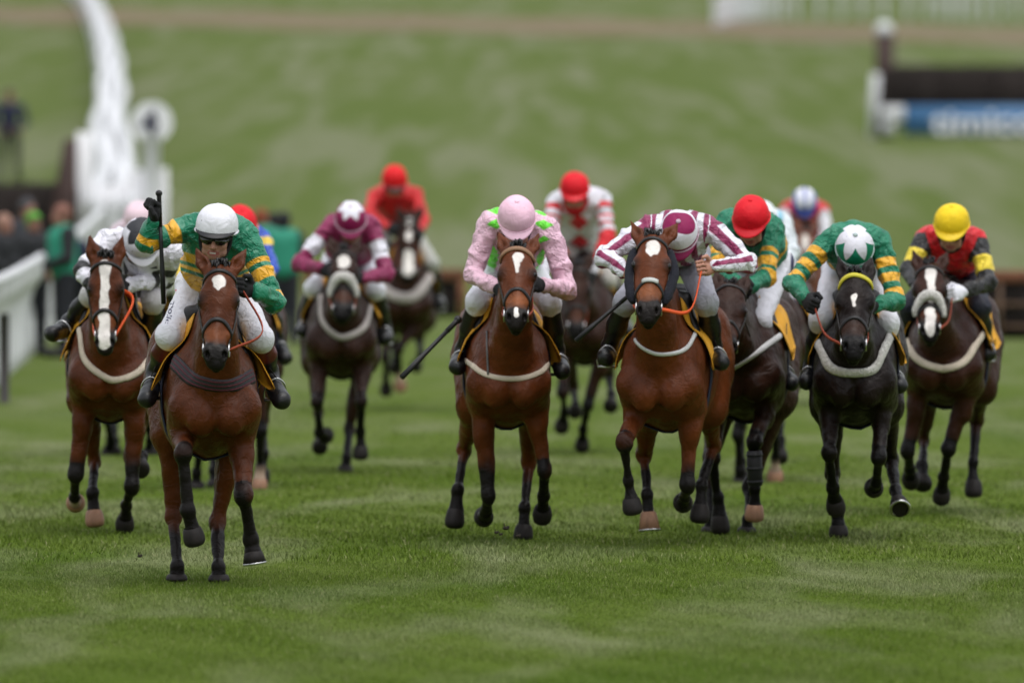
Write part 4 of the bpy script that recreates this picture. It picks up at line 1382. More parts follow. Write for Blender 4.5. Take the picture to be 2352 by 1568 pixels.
def slats(u0, u1, vt0, vt1, n, yo):
    for i in range(n):
        t = (i + .5) / n
        u = u0 + (u1 - u0) * t
        zt = P(0, vt0 + (vt1 - vt0) * t, Yl)[2]
        x = P(u, 0, Yl)[0]; wd = (P(u1, 0, Yl)[0] - P(u0, 0, Yl)[0]) / n / 2 * .94
        m = MB(); m.box(V(x, Yl + yo, (zt + zl) / 2), (wd, .02, (zt - zl) / 2)); m.build('slat', WHITEPAINT, wgr)
slats(178, 216, 302, 306, 3, -.35); slats(216, 292, 430, 420, 5, -.1); slats(292, 388, 392, 384, 7, -.3)
m = MB()
for vv_ in (440, 540):
    m.tube([P(176, vv_, Yl) + V(0, -.02, 0), P(390, vv_, Yl) + V(0, -.02, 0)], .04, 8)
m.build('cross_rail', WHITEPAINT, wgr)
sg = empty('number_sign', P(350, 600, Yl) * V(1, 1, 0) + V(0, 0, zl), 'round white furlong disc with a grey figure on a white post', 'sign')
cdx = P(351, 281, Yl) + V(0, -.5, 0)
m = MB(); m.box(V(cdx[0], cdx[1], (zl + cdx[2]) / 2 - .1), (.13, .05, (cdx[2] - zl) / 2 - .1), bev=.02); m.build('post', WHITEPAINT, sg)
m = MB(); rr_ = 48 * Yl / FPX
m.tube([cdx + V(0, .03, 0), cdx + V(0, -.035, 0)], rr_, 40); dk = m.build('disc', WHITEPAINT, sg, smooth=False)
text_obj('4', cdx + V(-.17, -.04, -.19), .54, mat('grey_paint', (.03, .03, .06), rough=.6), dk, bold=.02, sx=1.0)

# hurdle panels behind the field
HW = mat('hurdle_wood', (.16, .060, .030), rough=.75, noise=(.2, 6)); HB = mat('hurdle_bar', (.14, .085, .055), rough=.75, noise=(.2, 6))
def hurdle(a, b, vt, label, seed, bars=True):
    a = a.copy(); b = b.copy()
    root = empty('hurdle', (a + b) / 2, label, 'hurdle', 'hurdles set in a line across the course')
    d = b - a; t = nrm(d); L = np.linalg.norm(d); nn = V(-t[1], t[0], 0)
    if nn[1] > 0: nn = -nn
    ht = vt
    m = MB(); m.box((a + b) / 2 + V(0, 0, ht), (L / 2, .06, .075), axes=(t, nn, V(0, 0, 1)), bev=.02); m.build('top_rail', HW, root)
    for e in (0, 1):
        m = MB(); p = a + d * e; m.box(p + V(0, 0, ht / 2 + .02) - t * .04 * (1 if e else -1), (.05, .05, ht / 2), axes=(t, nn, V(0, 0, 1))); m.build('post', HW, root)
    brush_thing(root, a + t * .1 - nn * .10, b - t * .1 - nn * .10, .05, ht - .03, .16, seed, 300)
    for z in ((.22, .5) if bars else ()):
        m = MB(); m.box((a + b) / 2 + V(0, 0, z * ht / .85) + nn * .03, (L / 2 - .09, .012, .022), axes=(t, nn, V(0, 0, 1))); m.build('bar', HB, root)
    k = max(2, int(L / .45))
    for i in range(1, k if bars else 1):
        m = MB(); p = a + d * i / k; m.box(p + V(0, 0, ht / 2) + nn * .055, (.022, .011, ht / 2 - .08), axes=(t, nn, V(0, 0, 1))); m.build('upright', HB, root)
hz0 = lambda u, Y: P(u, 0, Y) * V(1, 1, 0)
hurdle(hz0(700, 143), hz0(1068, 143), .70, 'brown hurdle with an orange top rail, between the maroon and the pink jockeys', 11, False)
hurdle(hz0(2215, 131), hz0(2640, 130.5), .83, 'brown hurdle with barred front behind the yellow capped jockey', 12)

# ------------------------------------------------------------------ spectators
def spectator(u, vtop, Y, label, jacket, trousers=(.015, .016, .022), hair=(.02, .014, .01), facing=180, hat=None, height=1.74, lean=0.0, skin=SKINCOL, tabard=None, seed=1, arms=0.25, wide=1.0):
    base = P(u, 0, Y); base[2] = terrain(Y)
    height = P(u, vtop, Y)[2] - base[2]
    k = height / 1.74
    f = V(math.sin(R(facing)), -math.cos(R(facing)), 0); s = V(-f[1], f[0], 0) * -1; z = V(0, 0, 1)
    root = empty('person', base, label, 'spectator', 'people standing beside the course')
    q = lambda a, b, c: base + (s * a * wide + f * (b + lean * c * c * .1) + z * c) * k
    def limb(S, infl, what):
        if 't' in what:
            S.cap(q(0, .0, 1.0), q(0, .02, 1.32), .135 + infl, .145 + infl, .08, s, 1.25); S.cap(q(-.13, 0, 1.40), q(.13, 0, 1.40), .075 + infl, .075 + infl, .06)
        if 'a' in what:
            for e in (-1, 1):
                S.cap(q(.19 * e, 0, 1.40), q(.25 * e, .02, 1.12), .062 + infl, .052 + infl, .05); S.cap(q(.25 * e, .02, 1.12), q((.25 - arms * .6) * e, .25 * min(1, arms * 3), 1.0), .05 + infl, .036 + infl, .03)
        if 'l' in what:
            for e in (-1, 1):
                S.cap(q(.09 * e, 0, .92), q(.11 * e, .01, .5), .10 + infl, .068 + infl, .05); S.cap(q(.11 * e, .01, .5), q(.12 * e, -.02, .09), .065 + infl, .045 + infl, .03)
        if 'f' in what:
            for e in (-1, 1): S.cap(q(.12 * e, -.03, .05), q(.15 * e, .16, .04), .045, .04, .03)
    S = Solid(); limb(S, -.012, 'talf')
    hc = q(0, .03, 1.62)
    S.cap(q(0, 0, 1.42), q(0, .01, 1.56), .06, .055, .04); head_prims(S, hc, s, f, z, k)
    for e in (-1, 1): S.ell(q((.25 - arms * .6) * e, .25 * min(1, arms * 3) + .05, .95), V(.035, .04, .07), None, .02)
    v, fc = S.mesh(.014); mk('body', v, fc, M('skin_plain', (.26, .125, .09), rough=.55), root)
    S = Solid(); limb(S, .012, 'ta'); v, fc = S.mesh(.016, lambda v, n: v + n * (wave(v, 25, seed, 2) * .008)[:, None])
    mk('jacket', v, fc, mat('jacket', jacket, rough=.8, noise=(.15, 5)), root)
    S = Solid(); limb(S, .010, 'l'); v, fc = S.mesh(.016); mk('trousers', v, fc, mat('trousers', trousers, rough=.85), root)
    S = Solid()
    for e in (-1, 1): S.cap(q(.12 * e, -.04, .05), q(.15 * e, .17, .045), .055, .05, .03)
    v, fc = S.mesh(.014); mk('shoes', v, fc, LEATHER, root)
    if tabard:
        S = Solid(); limb(S, .026, 't'); v, fc = S.mesh(.016); mk('tabard', v, fc, mat('tabard', tabard, rough=.7, noise=(.1, 5)), root)
    S = Solid(); S.ell(hc + z * .02 - f * .015, V(.09, .105, .098) * k, np.array([s, f, z]), .02); S.ell(hc - f * .05 - z * .04, V(.075, .06, .08) * k, np.array([s, f, z]), .03)
    if hat: S.cap(hc + f * .07 + z * .05, hc + f * .14 + z * .035, .05, .03, .03, z, .3)
    v, fc = S.mesh(.014); mk('cap' if hat else 'hair', v, fc, mat('headwear', hat or hair, rough=.8), root)
    return root
TAB = (.020, .235, .150); NAVY = (.014, .018, .045); DK = (.016, .017, .020)
spectator(652, 485, 128, 'person in a green tabard and dark trousers seen from behind, beside the maroon jockey', DK, facing=175, tabard=TAB, hair=(.008, .009, .014), seed=2)
spectator(598, 478, 131, 'ginger haired person in a green tabard behind the red capped jockey', DK, facing=150, tabard=TAB, hair=(.22, .05, .02), seed=3)
spectator(628, 486, 134, 'dark haired person in dark clothes between two green tabards', DK, facing=170, hair=(.012, .012, .014), seed=4)
spectator(146, 466, 121, 'bald person in a green tabard talking beside the white rail', DK, facing=-70, tabard=TAB, hair=(.22, .10, .075), seed=5, arms=.4)
spectator(192, 512, 126, 'person in navy with a bowed head standing close to the white wing', NAVY, facing=-40, hair=(.02, .015, .012), seed=6, lean=1.2)
spectator(74, 484, 122, 'person in a lime green cap behind the group at the rail', DK, facing=30, hat=(.09, .30, .035), seed=7)
spectator(34, 452, 126, 'tall person in a dark grey coat leaning on the white rail', (.030, .032, .040), facing=40, hair=(.05, .05, .055), seed=8, lean=.8)
spectator(6, 490, 124, 'person in black with a brown bag at the rail, partly out of view', DK, facing=60, hair=(.35, .2, .15), seed=9)
spectator(20, 205, 226, 'person in a navy coat standing alone up the hill behind the dark fence', NAVY, facing=20, hair=(.05, .02, .018), seed=10, wide=1.35)

b_ = P(10, 905, 100.5); b_[2] = 0
pst = MB(); pst.box(b_ + V(0, 0, .43), (.045, .05, .43), bev=.01)
tag(pst.build('support_post', mat('grey_timber', (.05, .045, .045), rough=.8), loc=b_), 'dark grey timber post standing against the white running rail', 'post')
for i, (u, v, Y, r) in enumerate([(321, 1276, 58.5, .014), (1162, 1212, 64, .02), (1190, 1230, 64.2, .016), (1140, 1222, 63.8, .014), (1150, 1226, 64, .012)]):
    m = MB(); c_ = P(u, v, Y); c_[2] = max(c_[2], r)
    m.ball(c_, (r, r * .8, r * .6), None, 8, 6); m.ball(c_ + V(r * .6, 0, r * .3), r * .5, None, 7, 5)
    m.box(c_ + V(-r * .5, 0, r * .6), (r * .15, r * .15, r * .9))
    tag(m.build('turf_clod', mat('soil', (.02, .016, .010), rough=1.0), loc=c_), 'small dark clod of turf kicked up by the racing hooves', 'clod', 'clods of turf kicked up by the hooves')
# ------------------------------------------------------------------ racing silks
GREEN = lin(8, 118, 86); GOLD = lin(228, 168, 34); MAROON = lin(134, 24, 78); WHT = (.74, .73, .80); RED = lin(214, 18, 34); BLK = (.012, .012, .014)
PINK = lin(232, 190, 208); LIME = lin(110, 232, 60); BLUE = lin(46, 84, 186); LBLUE = lin(178, 212, 224)
def cap_plain(col): return lambda th, ph: (col, [])
def cap_star(base, star, pts=6, r0=.20, r1=.85, rot=0.0):
    """pointed star over the crown: star colour where the angle from the top is small"""
    def f(th, ph):
        x = (np.pi / 2 - th)
        t = np.abs(((ph + rot) / (2 * np.pi) * pts) % 1 - .5) * 2
        return base, [(r0 + (r1 - r0) * t - x, star)]
    return f
def silks_hoops(base, band, arm, torso):
    def f(c):
        m = np.where(c['arm'] >= 0, hoops(c['arm'], arm), -1)
        m2 = np.where(c['arm'] < 0, hoops(c['tor'], torso) * .45, -1)
        return base, [(m, band), (m2, band)]
    return f
green_gold = silks_hoops(GREEN, GOLD, [(.12, .185), (.225, .285), (.33, .385)], [(.42, .50), (.545, .62)])
def lead_silks(c):
    J = c['J']; v = c['v']
    m = np.where(c['arm'] >= 0, hoops(c['arm'], [(.085, .155), (.225, .262), (.285, .325)]), -1)
    mr = np.where(c['arm'] >= 0, hoops(c['arm'], [(.155, .185), (.215, .285), (.37, .41)]), -1)
    m = np.where(c['sid'] > 0, mr, m)
    low = -(v - J['chest'])[:, 2] + .35 * ((v - J['chest']) @ c['side']) * 0 + .04
    z = (J['chest'][2] - v[:, 2]) + .9 * np.maximum(0, -c['lat']) * 0
    m2 = np.where(c['arm'] < 0, hoops(z + .35 * np.abs(c['lat']), [(.125, .175), (.195, .215), (.235, .42)]), -1)
    return GREEN, [(m, GOLD), (m2, GOLD)]
def pink_silks(c):
    v = c['v']; lat = c['lat']
    y = v[:, 2] * 1.0 + v[:, 1] * .35
    s = .105
    k = np.floor(y / s)
    cx = (np.abs(lat) - .145) / .07
    d = .5 - np.abs((y / s) % 1 - .5) * 1.5 - np.abs(cx) * .55
    m = np.where((c['arm'] < .07) & (np.abs(lat) < .24), d * .05, -1)
    m2 = np.where((c['arm'] >= 0) & (c['arm'] < .03), -1, -1)
    return PINK, [(m, LIME)]
def maroon_white(c):
    return MAROON, [(np.where(c['arm'] >= 0, hoops(c['arm'], [(.14, .285)]), -1), WHT)]
def all_red(c): return lin(205, 20, 26), []
def red_white(c):
    a = c['arm']
    m = np.where(a >= 0, hoops(a, [(.05, .10), (.155, .18), (.22, .245), (.295, .60)]), -1)
    m2 = np.where(a < 0, .05 - np.abs(c['lat']) * .6 - np.abs(((c['v'][:, 2]) / .16) % 1 - .5) * .12, -1)
    return WHT, [(m, RED), (m2, RED)]
def stripes(c):
    lat = c['lat']; per = .082
    d = (.25 - np.abs((lat / per + .25) % 1 - .5)) * per
    m = np.where(c['arm'] < 0, d, -1)
    a = np.abs(np.abs(c['ang']) - 1.0)
    m2 = np.where(c['arm'] >= 0, (.36 - a) * .05, -1)
    m3 = np.where(c['arm'] >= 0, (np.abs(c['ang']) - 2.45) * .05, -1)
    m4 = np.where(c['arm'] >= 0, .016 - np.abs(c['arm'] - .01), -1)
    return WHT, [(m, MAROON), (m2, MAROON), (m3, MAROON), (m4, MAROON)]
def bw(c):
    J = c['J']; v = c['v']
    m = np.where(c['arm'] >= 0, hoops(c['arm'], [(.10, .17), (.25, .31), (.40, .46)]), -1)
    y = (v - J['chest']) @ V(0, 1, .3); r = np.sqrt(c['lat'] ** 2 + y ** 2); t = np.abs(((np.arctan2(c['lat'], y)) / 6.283 * 5) % 1 - .5) * 2
    m2 = np.where(c['arm'] < 0, .05 + .13 * t - r, -1)
    return WHT, [(m, BLK), (m2, BLK)]
def blue_yellow(c):
    return lin(238, 206, 74), [(np.where(c['arm'] >= 0, hoops(c['arm'], [(-.05, .05), (.12, .36)]), -1), BLUE), (np.where(c['arm'] < 0, np.abs(c['lat']) - .16, -1), BLUE)]
def white_blue(c):
    w_ = wave(c['v'], 22, 5, 2)
    return (.70, .76, .80), [(np.where(c['arm'] < 0, np.abs(c['lat']) - .13, -.06 + .10 * w_), lin(150, 205, 228))]
def red_body_white(c):
    return lin(205, 20, 34), [(np.where(c['arm'] >= 0, c['arm'] - .03, -1), (.68, .68, .72))]
def red_black_yellow(c):
    a = c['arm']
    return lin(206, 14, 30), [(np.where(a >= 0, a - .005, -1), BLK), (np.where(a >= 0, hoops(a, [(.13, .245)]), -1), lin(232, 206, 50))]
def cap_stripe_blue(th, ph):
    x = np.abs(np.cos(ph)) * np.cos(th)
    return (.75, .76, .82), [(.10 - np.abs(x - .0), lin(36, 64, 160)), (.10 - np.abs(x - .72), lin(60, 90, 180)), (.22 - th, lin(36, 64, 160))]
def cap_maroon_white(th, ph):
    # maroon crown, a white band, maroon peak
    x = np.pi / 2 - th
    band = np.minimum(x - .78 - .25 * np.cos(ph * 2), 1.48 - x)
    return MAROON, [(band, WHT)]

FIELD = []
def runner(h, j): FIELD.append((h, j))
B = lambda s: s
# 1 leader
runner(dict(Y=59.35, seed=1, res=.0085, coat='bay', label='bay racehorse leading the field, with a white star and a dark elastic breast girth',
            chest=493, hip=456, poll=(505, 611), nose=(495, 826), hs=1.02, polly=-.72, ear=(.48, .05),
            blaze=((.105, .125, .034, .030, .0), (.125, .165, .028, .006, .0)), bw=.93, nosea=.34,
            fl=((421, 1041), (432, 1171), (449, 1250), '-++'), fr=((560, 1137), (577, 1238), (585, 1291), '-+0'),
            hl=((399, 1184), (406, 1300), (406, 1334), '+-0'), hr=((499, 1200), (503, 1300), (503, 1336), '+-0'),
            shod=('fr',), strap=dict(px=[(408, 838), (440, 868), (490, 884), (540, 882), (582, 862)], r=.042, flat=.13, mat=M('grey_elastic', (.028, .024, .028), rough=.75, bump=(.3, 60)), lines=True),
            flare=.06, lines=(dict(name='breast_strap', px=[(430, 690), (424, 760), (430, 838)], r=.006, mat=LEATHER),)),
       dict(seed=101, label='jockey in green silks with gold hoops and a white cap, raising the whip', res=.007, bres=.006,
            hc=(497, 534), pitch=12, yaw=-6, roll=-5, shL=(438, 522), shR=(566, 545), elL=(334, 556, -.30), wrL=(352, 512, -.34), elR=(630, 694, -.34), wrR=(588, 668, -.50),
            pelvis=(492, 640, .38), kneeL=(390, 770), ankL=(358, 848), toeL=(338, 916), kneeR=(598, 776), ankR=(620, 850), toeR=(646, 920),
            silks=lead_silks, cap=cap_plain((.76, .76, .82)), peakcol=BLK, shiny=True, cuff=(.075, .004, .008), grin=True, norein='L',
            hands=dict(gL=V(0.02, .05, 1), nL=V(.35, -1, 0), dL=V(.1, -.1, 1), tL=-1, gR=V(-.2, .2, 1), nR=V(-.6, -.6, 0), dR=V(-1, -.3, .2)), reinmid=dict(R=(603, 760)), peakdrop=.02, peaklen=.03, capscale=1.02, caplow=-8))
# 2 black and white silks
runner(dict(Y=67.0, seed=2, res=.010, coat='bay', label='bay racehorse with a broad white blaze, alongside the white rail',
            chest=252, hip=262, poll=(243, 592), nose=(240, 800), hs=1.0, ear=(.22, .1), nfore=50,
            blaze=((.06, .12, .040, .026, -.005), (.12, .56, .026, .036, -.004)), socks=('fl', 'hl'), palehoof=('hl', 'fl'),
            fl=((174, 1089), (172, 1140), (174, 1160)), fr=((303, 1115), (290, 1160), (286, 1214)), hl=((217, 1056), (212, 1132), (219, 1209)), hr=((300, 1050), (325, 1050), (322, 1085)),
            strap=dict(px=[(186, 770), (198, 830), (255, 872), (312, 858), (345, 820)], r=.022, flat=.6, mat=FLEECE if False else CREAM)),
       dict(seed=102, label='jockey in black and white silks, body leaning over with the cap bowed down', hc=(322, 556), pitch=58, yaw=14, roll=0, shL=(246, 552), shR=(398, 580), elL=(190, 622), wrL=(207, 655, -.45), elR=(378, 640, .0), wrR=(290, 655, -.40),
            pelvis=(322, 600), kneeL=(212, 676), ankL=(160, 738), toeL=(122, 766), kneeR=(352, 690), ankR=(345, 790), toeR=(342, 840), silks=bw, cap=cap_star(WHT, (.035, .036, .042), 6, .75, 1.28, .5), peakcol=WHT, reinr=.02, reinmat=ORANGE, breeches=(.55, .53, .54), reinmid=dict(R=(305, 690))))
# 3 hidden behind the leader
runner(dict(Y=76, seed=3, res=.013, coat='darkbay', label='dark bay racehorse mostly hidden behind the leading horse', chest=545, hip=560, poll=(552, 590), nose=(550, 760), palehoof=('fr',), socks=('fr',),
            fl=((462, 1010), (452, 1085), (450, 1160)), fr=((598, 990), (598, 1070), (594, 1142)), hl=((480, 1000), (492, 1080), (495, 1150)), hr=((606, 960), (606, 1040), (600, 1110))),
       dict(seed=103, label='jockey in blue and yellow silks and a red cap, half hidden behind the leader', hc=(552, 522), pitch=40, yaw=8, shL=(470, 540), shR=(598, 545), elL=(410, 600), wrL=(420, 640), elR=(622, 612), wrR=(600, 650), pelvis=(545, 600),
            kneeR=(616, 690), ankR=(636, 775), toeR=(655, 822), kneeL=(470, 690), silks=blue_yellow, cap=cap_plain(RED), reinmat=ORANGE))
# 4 maroon with white star cap
runner(dict(Y=79.5, seed=4, res=.012, coat='brown', label='dark brown racehorse in a round white sheepskin noseband', chest=784, hip=780, poll=(791, 572), nose=(786, 724), fleece=True, blaze=((.11, .15, .045, .045, 0),),
            fl=((728, 924), (735, 992), (752, 1004)), fr=((830, 921), (828, 990), (828, 1054)), hl=((731, 945), (733, 1000), (735, 1034)), hr=((802, 985), (797, 1050), (792, 1086), '+-0'),
            strap=dict(px=[(738, 690), (742, 735), (770, 768), (800, 772), (836, 750), (850, 700)], r=.026, flat=.6, mat=M('grey_fleece', (.42, .38, .36), rough=.95, bump=(.6, 60)))),
       dict(seed=104, label='jockey in maroon silks with white arm bands and a white starred cap', hc=(806, 510), pitch=42, yaw=0, shL=(758, 520), shR=(854, 520), elL=(687, 606), wrL=(738, 618), elR=(888, 630), wrR=(834, 636), pelvis=(805, 590), kneeL=(722, 660), ankL=(703, 735), toeL=(695, 760), kneeR=(862, 668), ankR=(884, 748), toeR=(884, 778),
            silks=maroon_white, cap=cap_star(MAROON, WHT, 6, .55, .98, .0), reinmat=BROWNREIN))
# 5 red
runner(dict(Y=98, seed=5, res=.014, coat='brown', label='dark racehorse holding its head high at the back of the field', chest=928, hip=930, poll=(940, 500), nose=(937, 640), polly=-.6, blaze=((.0, .06, .02, .03, 0), (.16, .2, .03, .03, 0), (.36, .52, .045, .05, 0)), socks=('fr',), palehoof=('fr',),
            fl=((884, 820), (886, 862), (887, 903)), fr=((916, 800), (914, 850), (921, 895)), hl=((905, 790), (906, 830), (906, 850)), hr=((963, 775), (966, 815), (952, 850)),
            strap=dict(px=[(880, 650), (892, 672), (925, 684), (955, 678), (976, 650)], r=.05, flat=.6, mat=M('grey_fleece', (.42, .38, .36))), noseband=False),
       dict(seed=105, label='jockey dressed all in red with a red hood over the helmet', hc=(906, 418), pitch=28, yaw=4, shL=(862, 450), shR=(954, 448), elL=(848, 492), wrL=(890, 520), elR=(972, 505), wrR=(966, 530), pelvis=(905, 500), silks=all_red, cap=cap_plain(lin(215, 20, 28)), hood=lin(190, 12, 22), peakcol=lin(60, 10, 12), breeches=(.45, .46, .42)))
# 6 pink
runner(dict(Y=65.6, seed=6, res=.0095, coat='brightbay', label='bright bay racehorse with a narrow white star, carrying the pink silks', chest=1170, hip=1150, poll=(1190, 566), nose=(1187, 736), hs=1.02, ear=(.35, .0),
            blaze=((.10, .115, .034, .030, .0), (.115, .215, .017, .010, -.004), (.505, .55, .010, .016, -.004)), browmat=M('tan_leather', (.24, .13, .07), rough=.6),
            fl=((1122, 1137), (1116, 1175), (1110, 1192)), fr=((1251, 1080), (1248, 1140), (1245, 1190)), hl=((1066, 1030), (1050, 1124), (1043, 1212)), hr=((1216, 1062), (1206, 1165), (1201, 1248)),
            strap=dict(px=[(1084, 838), (1110, 857), (1150, 868), (1200, 868), (1240, 855), (1258, 838)], r=.017, flat=.3, mat=CREAM), flare=.04,
            lines=(dict(name='breast_strap', px=[(1118, 760), (1119, 810), (1121, 860)], r=.007, mat=M('grey_strap', (.10, .10, .10))),)),
       dict(seed=106, label='jockey in pale pink silks with lime diamonds and a pink cap, head down', res=.008, hc=(1187, 508), pitch=40, yaw=0, shL=(1122, 512), shR=(1262, 528), elL=(1086, 632, -.25), wrL=(1140, 660, -.5), elR=(1304, 664, -.25), wrR=(1246, 655, -.52), pelvis=(1180, 600),
            kneeL=(1098, 690), ankL=(1064, 800), toeL=(1050, 842), kneeR=(1262, 694), ankR=(1279, 806), toeR=(1291, 852), silks=pink_silks, cap=cap_plain(PINK), bare=False))
# 7 red and white
runner(dict(Y=84.5, seed=7, res=.012, coat='brown', label='black racehorse behind the pink jockey, its head low', chest=1342, hip=1350, poll=(1328, 610), nose=(1322, 770), fl=((1292, 900), (1296, 945), (1289, 985)), fr=((1350, 930), (1340, 985), (1336, 1030)), hl=((1318, 890), (1322, 930), (1320, 950)), hr=((1398, 860), (1404, 905), (1402, 940))),
       dict(seed=107, label='jockey in white silks with red chevrons, a red cap and a red neck warmer', hc=(1320, 440), pitch=24, yaw=-2, shL=(1276, 462), shR=(1384, 458), elL=(1262, 540), wrL=(1300, 600), elR=(1396, 545), wrR=(1362, 622), pelvis=(1330, 545), kneeL=(1290, 620), kneeR=(1396, 640), silks=red_white, cap=cap_plain(RED), hood=lin(165, 4, 16), breeches=(.50, .48, .44)))
# 8 maroon stripes
runner(dict(Y=64.8, seed=8, res=.0095, coat='brightbay', label='bright bay racehorse with black cheekpieces and a diamond shaped white star', chest=1516, hip=1572, poll=(1500, 540), nose=(1488, 722), hs=1.06, ear=(.45, .0),
            blaze=((.095, .125, .040, .036, .004), (.125, .17, .030, .008, -.006)), cheekers=True, buckle=True,
            fl=((1434, 1015), (1443, 1105), (1455, 1180)), fr=((1579, 1112), (1572, 1140), (1568, 1160)), hl=((1480, 1046), (1486, 1135), (1492, 1215)), hr=((1640, 1020), (1612, 1115), (1606, 1200)), socks=('hl',), palehoof=('hl',), shod=('hl',),
            strap=dict(px=[(1454, 728), (1460, 780), (1496, 808), (1535, 812), (1575, 800), (1596, 766)], r=.014, flat=.6, mat=M('white_strap', (.55, .55, .55), rough=.7))),
       dict(seed=108, label='jockey in maroon and white striped silks, bending low over orange reins', res=.0075, bres=.0062, hc=(1560, 540), pitch=58, yaw=-8, roll=-4, shL=(1482, 524), shR=(1640, 530), elL=(1388, 590), wrL=(1436, 622), elR=(1718, 604), wrR=(1645, 612), pelvis=(1550, 570, .45), kneeL=(1436, 694), ankL=(1400, 796), toeL=(1390, 822), kneeR=(1622, 695), ankR=(1640, 795), toeR=(1657, 832),
            silks=stripes, cap=cap_maroon_white, peakcol=MAROON, bare=True, reinmat=ORANGE, reinr=.013, breeches=(.38, .38, .44), hands=dict(gR=V(.1, .3, 1), nR=V(-.5, -.9, 0), dR=V(-1, -.3, -.15)), reinmid=dict(R=(1585, 712))))
# 9 green and gold, red cap
runner(dict(Y=67.2, seed=9, res=.0105, coat='brown', label='dark brown racehorse squeezed between two others, with banded leg boots', chest=1706, hip=1730, poll=(1680, 652), nose=(1668, 800), ear=(.25, .05), hyaw=8, boots=('fr',), palehoof=('fr',),
            fl=((1634, 1050), (1648, 1140), (1656, 1224)), fr=((1732, 1015), (1735, 1120), (1732, 1196)), hl=((1625, 1090), (1632, 1190), (1632, 1246), '+-0'), hr=((1722, 1120), (1716, 1200), (1715, 1248), '+-0'),
            strap=dict(px=[(1694, 838), (1720, 822), (1756, 796)], r=.020, flat=.5, mat=M('white_strap', (.55, .55, .55)))),
       dict(seed=109, label='jockey in gold hooped green silks and a red cap, beside the striped jockey', hc=(1726, 506), pitch=36, yaw=-14, roll=-4, shL=(1672, 510), shR=(1776, 530), elL=(1650, 600), wrL=(1690, 650), elR=(1760, 636), wrR=(1712, 662), pelvis=(1745, 590), kneeL=(1655, 720), kneeR=(1744, 735, -.25), ankR=(1792, 830), toeR=(1818, 880), ankL=(1660, 800), silks=silks_hoops(GREEN, GOLD, [(.15, .18), (.21, .275), (.30, .36)], [(.42, .50)]), cap=cap_plain(RED), peakcol=RED, blueside=True))
# 10 white and pale blue
runner(dict(Y=77.5, seed=10, res=.013, coat='brown', label='dark horse hidden behind two green and gold riders, one white hoof showing', chest=1770, hip=1785, poll=(1760, 620), nose=(1755, 780), socks=('fr',), palehoof=('fr',), fl=((1695, 1000), (1700, 1080), (1702, 1165)), fr=((1780, 980), (1782, 1050), (1780, 1106)), hl=((1700, 980), (1702, 1060), (1705, 1120)), hr=((1790, 950), (1795, 1010), (1790, 1060))),
       dict(seed=110, label='jockey in white silks with pale blue, behind the red capped green and gold jockey', hc=(1748, 510), pitch=40, shL=(1700, 520), shR=(1796, 510), elR=(1818, 580), wrR=(1796, 625), elL=(1690, 590), wrL=(1720, 640), pelvis=(1770, 570), kneeR=(1812, 690), ankR=(1820, 760), toeR=(1830, 800), silks=white_blue, cap=cap_plain((.72, .76, .80)), blueside=True))
# 11 red with blue and white cap
runner(dict(Y=100, seed=11, res=.015, coat='chestnut', label='chestnut racehorse at the back, behind the star capped rider', chest=1848, hip=1850, poll=(1850, 522), nose=(1848, 650), polly=-.6, blaze=((.12, .22, .03, .03, 0),), fl=((1800, 800), (1802, 840), (1800, 870)), fr=((1880, 800), (1884, 840), (1882, 870)), hl=((1810, 800), (1812, 840), (1810, 880)), hr=((1870, 800), (1872, 840), (1870, 880))),
       dict(seed=111, label='jockey in red with white sleeves and a blue and white striped cap', hc=(1848, 470), pitch=42, shL=(1808, 480), shR=(1888, 484), elL=(1796, 540), wrL=(1830, 570), elR=(1898, 540), wrR=(1870, 580), pelvis=(1848, 530), silks=red_body_white, cap=cap_stripe_blue, peakcol=lin(30, 50, 130)))
# 12 star cap
runner(dict(Y=65.8, seed=12, res=.0100, coat='black', label='nearly black racehorse with a white sheepskin breast girth and a yellow browband', chest=1963, hip=1972, poll=(1964, 626), nose=(1961, 804), hs=1.04, ear=(.2, .05), blaze=((.20, .26, .018, .008, -.005),), browmat=M('yellow_band', lin(190, 180, 50), rough=.6), muz='tan', sty=.55,
            fl=((1904, 1040), (1913, 1118), (1921, 1172)), fr=((2018, 1050), (2012, 1105), (2006, 1126)), hl=((1912, 1085), (1922, 1175), (1927, 1234), '+-0'), hr=((2048, 1055), (2058, 1125), (2068, 1170)), shod=('hr',),
            strap=dict(px=[(1888, 805), (1905, 840), (1935, 853), (1985, 853), (2010, 842), (2026, 808)], r=.032, flat=.5, mat=FLEECE), clothmat=YELLOW),
       dict(seed=112, label='jockey in gold hooped green silks and a green cap with a white star', res=.008, hc=(1963, 574), pitch=54, yaw=0, shL=(1908, 548), shR=(2024, 558), elL=(1822, 648), wrL=(1850, 684), elR=(2056, 690), wrR=(2010, 700), pelvis=(1965, 590, .45), kneeL=(1886, 730), ankL=(1864, 838), toeL=(1852, 876), kneeR=(2038, 742), ankR=(2048, 846), toeR=(2066, 884),
            silks=green_gold, cap=cap_star(GREEN, WHT, 6, .62, 1.45, 0.0), peakcol=GREEN, reinmat=BROWNREIN))
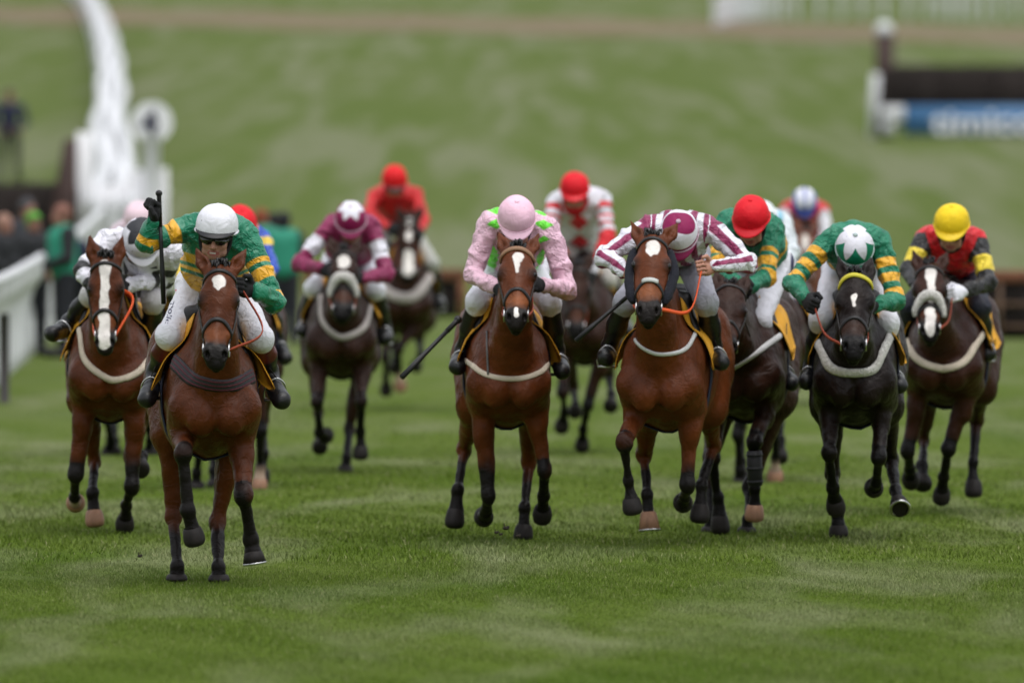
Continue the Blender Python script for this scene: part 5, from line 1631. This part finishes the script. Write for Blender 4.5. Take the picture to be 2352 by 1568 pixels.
# 13 yellow cap
runner(dict(Y=70.5, seed=13, res=.0105, coat='darkbay', label='dark bay racehorse in a white sheepskin noseband, with a white blotched face', chest=2166, hip=2198, poll=(2137, 606), nose=(2137, 768), hs=.98, fleece=True, fleecea=.28, fleecer=.034, blaze=((.085, .13, .040, .036, .0), (.13, .30, .022, .022, .005), (.38, .56, .036, .030, .0)),
            fl=((2086, 1034), (2088, 1075), (2092, 1106)), fr=((2177, 1030), (2168, 1095), (2161, 1149)), hl=((2122, 1010), (2118, 1070), (2121, 1122)), hr=((2243, 962), (2236, 1062), (2236, 1141)),
            strap=dict(px=[(2083, 770), (2096, 812), (2130, 838), (2175, 846), (2215, 830), (2240, 792)], r=.026, flat=.5, mat=CREAM)),
       dict(seed=113, label='jockey in red silks with black and yellow sleeves and a bright yellow cap', hc=(2186, 522), pitch=28, yaw=-10, roll=-3, shL=(2124, 548), shR=(2246, 556), elL=(2090, 620), wrL=(2104, 655), elR=(2268, 650), wrR=(2214, 668), pelvis=(2190, 600), kneeL=(2092, 705), kneeR=(2250, 705), ankR=(2262, 785), toeR=(2270, 812), silks=red_black_yellow, cap=cap_plain(lin(236, 200, 30)), peakcol=lin(236, 200, 30), breeches=(.014, .016, .03), glovemat=WHITECLOTH))
# 14 hidden pale pink cap
runner(dict(Y=84, seed=14, res=.014, coat='black', label='dark racehorse almost hidden behind the blazed horse by the rail', chest=300, hip=310, poll=(300, 600), nose=(298, 760), fl=((245, 960), (255, 1010), (248, 1060)), fr=((338, 960), (344, 1010), (342, 1065)), hl=((262, 960), (264, 1010), (262, 1050)), hr=((350, 940), (352, 1000), (350, 1050))),
       dict(seed=114, label='jockey in a pale pink cap, hidden behind the black and white jockey', hc=(318, 508), pitch=35, shL=(270, 535), shR=(360, 535), elL=(262, 590), wrL=(280, 640), elR=(372, 590), wrR=(340, 640), pelvis=(315, 590), silks=lambda c: ((.62, .50, .56), []), cap=cap_plain(lin(226, 200, 210))))

OUT = {}
for i, (h, j) in enumerate(FIELD):
    hr_ = build_horse(h)
    OUT[i + 1] = build_jockey(j, hr_)
    OUT[i + 1]['h'] = hr_

if 1 in OUT:
    gp = OUT[1]['grips']['L']; Yw = gp[1]
    whip(P(365, 444, Yw - .0), P(376, 698, Yw + .03), 'black whip held upright in the raised fist of the leading jockey', .30, .013)
if 6 in OUT:
    J = OUT[6]['J']
    whip(P(1052, 734, J['wrL'][1] + .1), P(923, 866, J['wrL'][1] - .2), 'long black whip pointing down from the hand of the pink jockey', .2, .017)
if 3 in OUT:
    whip(P(420, 764, 73.0), P(322, 746, 73.0), 'thin pale tipped whip poking out beside the white knee of the leading jockey', .2, .007)
if 8 in OUT:
    J = OUT[8]['J']
    whip(P(1452, 672, J['wrL'][1]), P(1322, 782, J['wrL'][1] - .1), 'black whip sticking out from the striped jockey across the black horse', .2, .014)
if 1 in OUT:
    ink = mat('navy_ink', (.03, .03, .08), rough=.7, noise=(0, 1))
    jj = FIELD[0][1]
    t1 = nrm([-14, 40]) ; 
    decal('molic', OUT[1]['br'], (394, 688), (-.27 * 410, .96 * 410), (.96 * 410 * .62, .27 * 410 * .62), .062, ink, 'lettering', jj['_brv'])
    decal('\u25bc', OUT[1]['br'], (398, 676), (.8 * 410, -.3 * 410), (.3 * 410, -.8 * 410), .045, mat('red_ink', (.50, .02, .03), rough=.7, noise=(0, 1)), 'badge', jj['_brv'])
